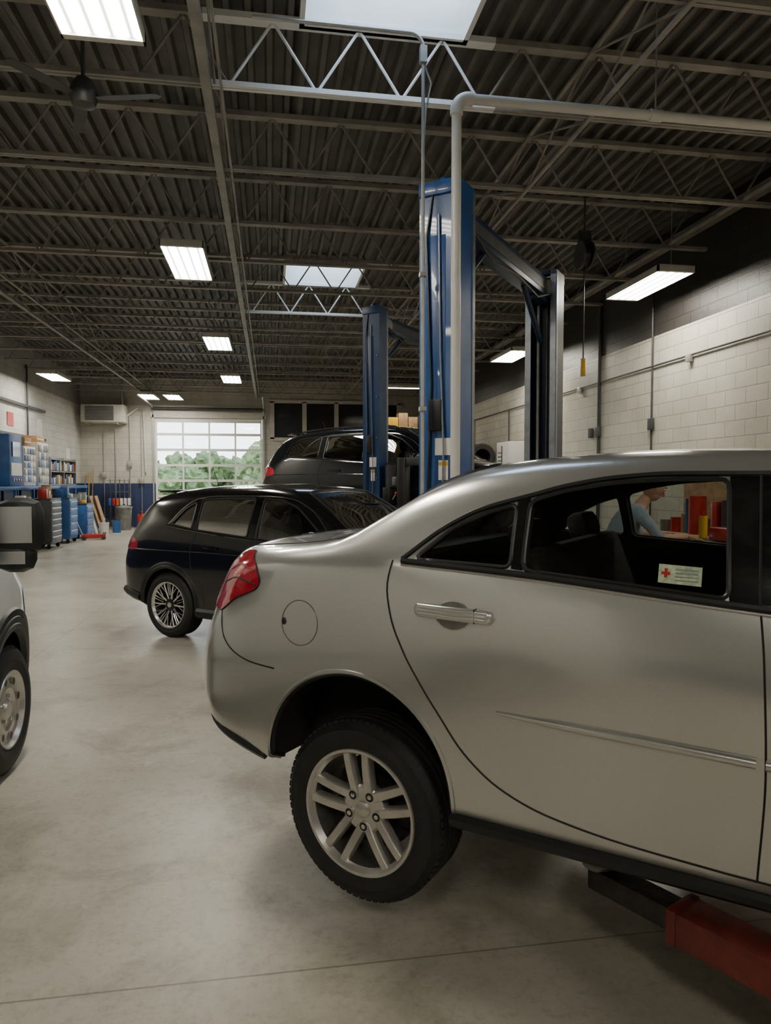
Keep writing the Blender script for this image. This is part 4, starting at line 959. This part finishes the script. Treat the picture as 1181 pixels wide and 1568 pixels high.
# floor jack, buckets, oil drain near the cabinets
mb = MB(); X = Matrix.Translation((-5.0, 21.4, 0)) @ Matrix.Rotation(rad(20), 4, 'Z')
for sy in (-.14, .14): mb.box((0, sy, .10), (.62, .03, .12), 'redbox', X, ch=.01)
for sx in (-.26, .26): mb.cyl((sx, -.19, .05), (sx, .19, .05), .05, 'darkgrey', 16, X=X)
mb.box((.16, 0, .14), (.34, .12, .05), 'redbox', X, ch=.01); mb.cyl((.30, 0, .16), (.30, 0, .20), .05, 'grey', 18, X=X); mb.cyl((-.28, 0, .12), (-.62, 0, .95), .018, 'chrome', 10, X=X); mb.cyl((-.60, 0, .90), (-.66, 0, 1.04), .024, 'blacktrim', 10, X=X)
mb.build('floor_jack')
for bxx, byy, m in ((-5.15, 23.4, 'white'), (-4.95, 24.3, 'bluebench')):
    mb = MB(); mb.lathe([(.001, 0), (.13, 0), (.15, .36), (.158, .36), (.158, .38), (.14, .38), (.125, .03), (.001, .03)], m, 24, Matrix.Translation((bxx, byy, 0)))
    mb.tube([(bxx+.15*math.cos(a), byy, .36+.14*math.sin(a)) for a in np.linspace(0, math.pi, 10)], .004, 'chrome', 6); mb.build('bucket')
mb = MB()
for k in range(4): mb.box((0, 0, .62), (.03, .35, 1.24), random.choice(['white', 'card', 'darkgrey']), Matrix.Translation((-5.55+.1*k, 23.7+.2*k, .01)) @ Matrix.Rotation(rad(-16), 4, 'Y'))
mb.build('leaning_boards')
mb = MB()
for k, (y, z) in enumerate(((17.2, 2.3), (24.6, 2.1), (25.3, 2.6), (22.4, 3.2), (20.0, 3.3))): mb.box((XL+.011, y, z), (.012, .45, .6 if k % 2 else .35), ('paper', 'yellow', 'paper', 'white', 'redbox')[k])
mb.build('wall_posters')
mb = MB()
for z in (2.9, 3.75): mb.box((XL+.06, 20, z), (.06, 5.5, .07), 'darkgrey')
mb.cyl((XL+.06, 21.2, 1.6), (XL+.06, 21.2, 4.9), .025, 'darkgrey', 8); mb.build('wall_rail')

# ================================================================== RIGHT SIDE CLUTTER
mb = MB(); mb.box((5.45, 15.2, 1.28), (.7, .8, 2.5), 'white', ch=.015); mb.box((5.09, 15.2, 1.3), (.02, .01, 2.3), 'darkgrey')
for s_ in (-.05, .05): mb.box((5.08, 15.2+s_, 1.3), (.03, .02, .2), 'chrome')
for k in range(5): mb.box((5.10, 15.35, 2.3-.09*k), (.004, .3, .03), 'redbox' if k == 0 else 'darkgrey')
mb.box((5.45, 15.2, .03), (.6, .7, .05), 'darkgrey'); mb.build('storage_locker')
mb = MB(); 
for x in (4.9, 5.6):
    for y in (17.0, 19.6): mb.box((x, y, 1.2), (.05, .05, 2.4), 'grey')
for z in (.35, 1.2, 2.0): 
    for x in (5.0, 5.5): mb.box((x, 18.3, z), (.04, 2.6, .04), 'grey')
    for k in range(9): 
        mb.lathe([(.20, -.09), (.30, -.10), (.33, -.08), (.335, 0), (.33, .08), (.30, .10), (.20, .09), (.20, -.09)], 'rubber', 24, Matrix.Translation((5.25, 17.25+.26*k, z+.28)) @ Matrix.Rotation(rad(90), 4, 'X'))
mb.build('tyre_rack')
mb = MB()
for x in (3.6, 5.4):
    for y in (21.9, 23.0): mb.box((x, y, 1.65), (.07, .07, 3.3), 'offwhite')
for z in (.4, 1.3, 2.3, 3.2): mb.box((4.5, 22.45, z), (1.9, 1.2, .06), 'wood')
cols = ['card', 'card', 'card', 'white', 'darkgrey', 'yellow', 'bluebench', 'redbox', 'grey']
for z in (.43, 1.33, 2.33, 3.23):
    x = 3.65
    while x < 5.2:
        w_ = random.uniform(.22, .5); h_ = random.uniform(.25, .7); mb.box((x+w_/2, 22.2, z+h_/2), (w_-.02, .5, h_), random.choice(cols), ch=.008); x += w_
mb.build('storage_shelving')
mb = MB(); mb.box((2.2, 24.0, 1.5), (2.2, .9, .06), 'wood')
for x in (1.2, 3.2):
    for y in (23.6, 24.4): mb.box((x, y, .75), (.06, .06, 1.5), 'darkgrey')
x = 1.15
while x < 3.1:
    w_ = random.uniform(.2, .4); h_ = random.uniform(.2, .8); mb.box((x+w_/2, 24, 1.53+h_/2), (w_-.02, .5, h_), random.choice(cols), ch=.01); x += w_
mb.build('parts_table')
# tyre changer and yellow service cart between the lifts
mb = MB(); X = Matrix.Translation((1.80, 8.50, 0)) @ Matrix.Rotation(rad(-40), 4, 'Z')
mb.box((0, 0, .40), (.55, .60, .78), 'darkgrey', X, ch=.03); mb.cyl((.05, 0, .79), (.05, 0, .90), .09, 'grey', 20, X=X); mb.cyl((.05, 0, .90), (.05, 0, .93), .25, 'grey', 28, X=X)
for k in range(4): mb.box((.05+.17*math.cos(k*1.571), .17*math.sin(k*1.571), .95), (.07, .05, .05), 'chrome', X @ Matrix.Identity(4), ch=.008)
mb.box((-.22, 0, 1.35), (.12, .14, 1.2), 'blacktrim', X, ch=.015); mb.box((-.04, 0, 1.90), (.50, .10, .10), 'darkgrey', X, ch=.015); mb.cyl((.14, 0, 1.30), (.14, 0, 2.05), .025, 'chrome', 14, X=X); mb.box((.14, .03, 1.28), (.06, .12, .06), 'grey', X, ch=.015)
mb.tube([(-.22, .08, 1.9), (-.15, .2, 1.95), (-.02, .26, 1.6), (-.1, .3, 1.0), (-.2, .28, .7)], .012, 'blacktrim', 8, X=X)
for k in range(3): mb.box((.30, -.18+.18*k, .10), (.12, .08, .03), 'redbox', X, ch=.008)
mb.build('tyre_changer')
mb = MB(); X = Matrix.Translation((.93, 9.22, 0)) @ Matrix.Rotation(rad(-40), 4, 'Z')
for sx in (-.22, .22):
    for sy in (-.16, .16): mb.cyl((sx, sy, .08), (sx, sy, 1.22), .014, 'grey', 8, X=X); mb.cyl((sx-.02, sy, .05), (sx+.02, sy, .05), .05, 'rubber', 14, X=X)
for z in (.25, .72, 1.20): mb.box((0, 0, z), (.50, .38, .03), 'yellow', X, ch=.006)
for z in (.31, .78, 1.26):
    for sy in (-.185, .185): mb.box((0, sy, z), (.50, .012, .10), 'yellow', X)
    for sx in (-.245, .245): mb.box((sx, 0, z), (.012, .38, .10), 'yellow', X)
for k in range(4): mb.cyl((-.15+.1*k, 0, 1.215), (-.15+.1*k, 0, 1.33), .03, ('redbox', 'white', 'blacktrim', 'bluebench')[k], 12, X=X)
mb.build('service_cart')
mb = MB(); mb.box((5.46, 7.0, .95), (.72, 4.6, .06), 'wood', ch=.006); mb.box((5.46, 7.0, .25), (.68, 4.5, .04), 'wood'); mb.box((5.80, 7.0, 1.5), (.03, 4.5, .9), 'wood')
for y in (4.8, 7.0, 9.2):
    for x in (5.15, 5.75): mb.box((x, y, .47), (.06, .06, .94), 'darkgrey')
y = 4.9
while y < 9.0:
    w_ = random.uniform(.10, .28); h_ = random.uniform(.1, .50); m = random.choice(['redbox', 'yellow', 'white', 'bluebench', 'darkgrey', 'grey', 'darkgrey', 'card', 'redbox', 'grey'])
    if random.random() < .4: mb.cyl((5.42, y+w_/2, .98), (5.42, y+w_/2, .98+h_), min(.11, w_*.4), m, 16)
    else: mb.box((5.46, y+w_/2, .98+h_/2), (.3, w_-.02, h_), m, ch=.01)
    y += w_
for k in range(12): mb.box((5.775, 5.0+k*.33, 1.6+.1*(k % 3)), (.02, .04, .25), 'chrome')
mb.build('tool_bench')
chest('red_tool_chest', 4.15, 5.75, 1.5, .55, 1.08, 'redbox', 6, rad(171))
mb = MB()
for k in range(7): mb.cyl((4.0+.05*k, 5.3+.12*k, 1.117), (4.1+.03*k, 5.42+.12*k, 1.121), .01, 'chrome', 8)
mb.cyl((4.15, 6.3, 1.107), (4.15, 6.3, 1.32), .04, 'yellow', 14); mb.cyl((4.15, 6.3, 1.32), (4.15, 6.3, 1.37), .015, 'redbox', 10); mb.box((4.2, 5.2, 1.157), (.25, .18, .10), 'darkgrey', ch=.01)
mb.box((4.15, 5.9, 1.17), (.22, .3, .12), 'redbox', ch=.01)
mb.build('hand_tools')

mb = MB(); mb.lathe([(.001, -.07), (.17, -.07), (.17, -.05), (.07, -.05), (.07, .05), (.17, .05), (.17, .07), (.001, .07)], 'darkgrey', 28, Matrix.Translation((3.95, 8.6, 4.52)) @ Matrix.Rotation(rad(90), 4, 'Y'))
mb.lathe([(.07, -.045), (.13, -.04), (.135, 0), (.13, .04), (.07, .045)], 'blacktrim', 24, Matrix.Translation((3.95, 8.6, 4.52)) @ Matrix.Rotation(rad(90), 4, 'Y'))
mb.box((3.95, 8.6, 4.75), (.16, .06, .14), 'darkgrey'); mb.cyl((3.95, 8.6, 3.22), (3.95, 8.6, 4.4), .008, 'blacktrim', 8); mb.cyl((3.95, 8.6, 3.0), (3.95, 8.6, 3.22), .035, 'yellow', 14, r2=.028)
mb.cyl((3.95, 8.6, 4.8), (3.95, 8.6, ZD), .012, 'darkgrey', 8); mb.build('hose_reel')

# ================================================================== MECHANIC (bending over the tool chest)
def person(loc, rz):
    e = empty('mechanic', loc, rz)
    V = {'pel': ((0, 0, .94), .145), 'sp': ((.06, 0, 1.10), .135), 'ch': ((.17, 0, 1.28), .16), 'nb': ((.27, 0, 1.42), .075), 'nk': ((.31, 0, 1.48), .056), 'hb': ((.34, 0, 1.53), .055)}
    E = [('pel', 'sp'), ('sp', 'ch'), ('ch', 'nb'), ('nb', 'nk'), ('nk', 'hb')]
    for s_, n in ((1, 'l'), (-1, 'r')):
        V['sh'+n] = ((.20, .18*s_, 1.37), .072); V['ua'+n] = ((.28, .225*s_, 1.27), .055); V['el'+n] = ((.37, .25*s_, 1.15), .045); V['fa'+n] = ((.51, .21*s_, 1.15), .040); V['wr'+n] = ((.64, .17*s_, 1.165), .027)
        V['hp'+n] = ((0, .09*s_, .88), .10); V['th'+n] = ((.03, .11*s_, .68), .085); V['kn'+n] = ((.05, .12*s_, .50), .062); V['cf'+n] = ((.01, .12*s_, .32), .055); V['an'+n] = ((-.03, .12*s_, .10), .042); V['to'+n] = ((.12, .14*s_, .045), .042)
        E += [('ch', 'sh'+n), ('sh'+n, 'ua'+n), ('ua'+n, 'el'+n), ('el'+n, 'fa'+n), ('fa'+n, 'wr'+n), ('pel', 'hp'+n), ('hp'+n, 'th'+n), ('th'+n, 'kn'+n), ('kn'+n, 'cf'+n), ('cf'+n, 'an'+n), ('an'+n, 'to'+n)]
    K = list(V); me = bpy.data.meshes.new('body'); me.from_pydata([V[k][0] for k in K], [(K.index(a), K.index(b)) for a, b in E], [])
    o = bpy.data.objects.new('body', me); scene.collection.objects.link(o)
    o.modifiers.new('s', 'SKIN'); me.skin_vertices[0].data
    for i, k in enumerate(K):
        r = V[k][1]; me.skin_vertices[0].data[i].radius = (r*1.15, r) if k in ('ch', 'pel', 'sp') else (r, r)
        me.skin_vertices[0].data[i].use_root = (k == 'pel')
    sb = o.modifiers.new('u', 'SUBSURF'); sb.levels = 2; sb.render_levels = 2
    dg = bpy.context.evaluated_depsgraph_get(); dg.update(); m2 = bpy.data.meshes.new_from_object(o.evaluated_get(dg)); o.modifiers.clear(); o.data = m2
    for m in ('shirt', 'trouser', 'skin', 'blacktrim'): m2.materials.append(mt[m])
    segs = [(Vector(V[a][0]), Vector(V[b][0]), a, b) for a, b in E]
    for p_ in m2.polygons:
        c = p_.center; best = None; bdist = 9
        for a, b_, na, nb in segs:
            d = b_-a; t = max(0, min(1, (c-a).dot(d)/d.length_squared)); q = (c-(a+d*t)).length
            if q < bdist: bdist = q; best = (na, nb)
        na, nb = best
        if nb[:2] in ('hp', 'th', 'kn', 'cf', 'an') : k = 1
        elif nb[:2] == 'to': k = 3
        elif nb[:2] in ('fa', 'wr') or nb in ('nk', 'hb'): k = 2
        else: k = 0
        if k == 0 and c.z < .95: k = 1
        p_.material_index = k; p_.use_smooth = True
    o.parent = e
    mb = MB(); H = Matrix.Translation((.395, 0, 1.60)) @ Matrix.Rotation(rad(28), 4, 'Y')
    mb.ell((0, 0, .01), (.098, .076, .118), 'skin', 24, H); mb.ell((.02, 0, -.06), (.068, .058, .062), 'skin', 18, H)
    mb.ell((-.018, 0, .035), (.098, .083, .105), 'hair', 24, H)
    mb.tube([(.09, 0, .03), (.108, 0, .0), (.118, 0, -.022), (.096, 0, -.032)], .01, 'skin', 8, X=H, radii=[.007, .010, .014, .008])
    for s_ in (-1, 1):
        mb.ell((.088, .032*s_, .022), (.012, .014, .009), 'white', 12, H); mb.ell((.097, .032*s_, .022), (.005, .006, .006), 'hair', 10, H)
        mb.ell((.09, .033*s_, .043), (.012, .020, .005), 'hair', 10, H); mb.ell((-.005, .079*s_, .0), (.018, .009, .03), 'skin', 12, H)
    mb.ell((.086, 0, -.058), (.010, .026, .006), 'redbox', 12, H)
    mb.build('head', e)
    mb = MB()
    for s_ in (-1, 1):
        Xh = Matrix.Translation((.64, .17*s_, 1.165)) @ Matrix.Rotation(rad(16), 4, 'Y')
        mb.box((.045, 0, 0), (.09, .078, .028), 'skin', Xh, ch=.012)
        for k, ln in enumerate((.070, .080, .076, .060)):
            y = (-.030+.020*k)*s_*-1
            mb.tube([(.08, y, 0), (.08+ln*.45, y*1.1, .006), (.08+ln*.8, y*1.1, -.008), (.08+ln*.92, y*1.1, -.02)], .0088, 'skin', 8, X=Xh, radii=[.0098, .009, .008, .0062])
        mb.tube([(.02, -.034*s_, -.004), (.045, -.062*s_, -.012), (.075, -.068*s_, -.02)], .010, 'skin', 8, X=Xh, radii=[.013, .0105, .008])
    mb.build('hands', e)
    mb = MB()
    for s_ in (-1, 1): mb.box((.05, .135*s_, .031), (.29, .10, .06), 'blacktrim', ch=.025)
    mb.build('shoes', e)
person((3.06, 6.06, 0), rad(-9))

# ================================================================== OUTSIDE
mb = MB(); mb.box((-2, YB+30.4, -.12), (90, 60, .1), 'grass'); mb.box((-2.2, YB+5.3, -.068), (12, 10, .01), 'asphalt'); mb.build('ground_outside')
def tree(x, y, h, r):
    mb = MB(); mb.cyl((x, y, -.06), (x, y, h*.6), .14, 'bark', 8, r2=.08)
    for k in range(22):
        a = random.uniform(0, 6.28); q = random.uniform(0, r); rr = random.uniform(.25, .5)*r; z = max(rr*1.25, random.uniform(h*.3, h))
        bm = bmesh.new(); bmesh.ops.create_icosphere(bm, subdivisions=3, radius=rr)
        vs = []
        for v in bm.verts: vs.append(v.co*random.uniform(.7, 1.25)+Vector((x+q*math.cos(a), y+q*math.sin(a), z)))
        bm.verts.ensure_lookup_table(); fs = [[v.index for v in f.verts] for f in bm.faces]; bm.free(); mb.add(vs, fs, 'leaf')
    mb.build('tree', recalc=False)
for x, y, h, r in ((-9.5, 46, 5.0, 2.2), (-7.0, 41, 2.8, 1.6), (-5.6, 52, 3.0, 2.2), (-2.4, 54, 2.6, 2.0), (-.5, 44, 3.4, 1.7), (1.0, 47, 4.6, 2.0), (-12, 52, 5, 2.5)): tree(x, y, h, r)

# ================================================================== WORLD, CAMERA
w = bpy.data.worlds.new('overcast_sky'); scene.world = w; w.use_nodes = True; N = w.node_tree.nodes; L = w.node_tree.links; bg = N['Background']
tc = N.new('ShaderNodeTexCoord'); sp = N.new('ShaderNodeSeparateXYZ'); r = N.new('ShaderNodeValToRGB')
L.new(tc.outputs['Generated'], sp.inputs[0]); L.new(sp.outputs['Z'], r.inputs[0]); L.new(r.outputs[0], bg.inputs[0])
r.color_ramp.elements[0].color = (.95, .97, 1, 1); r.color_ramp.elements[1].color = (.62, .76, .95, 1); bg.inputs[1].default_value = 6
cam = bpy.data.cameras.new('camera'); co = bpy.data.objects.new('camera', cam); scene.collection.objects.link(co)
cam.sensor_fit = 'VERTICAL'; cam.sensor_height = 36; cam.lens = 24.98; cam.clip_start = .05; cam.clip_end = 300
co.location = (0, 0, 1.65); co.rotation_euler = (rad(90-2.42), 0, rad(-9.24)); scene.camera = co
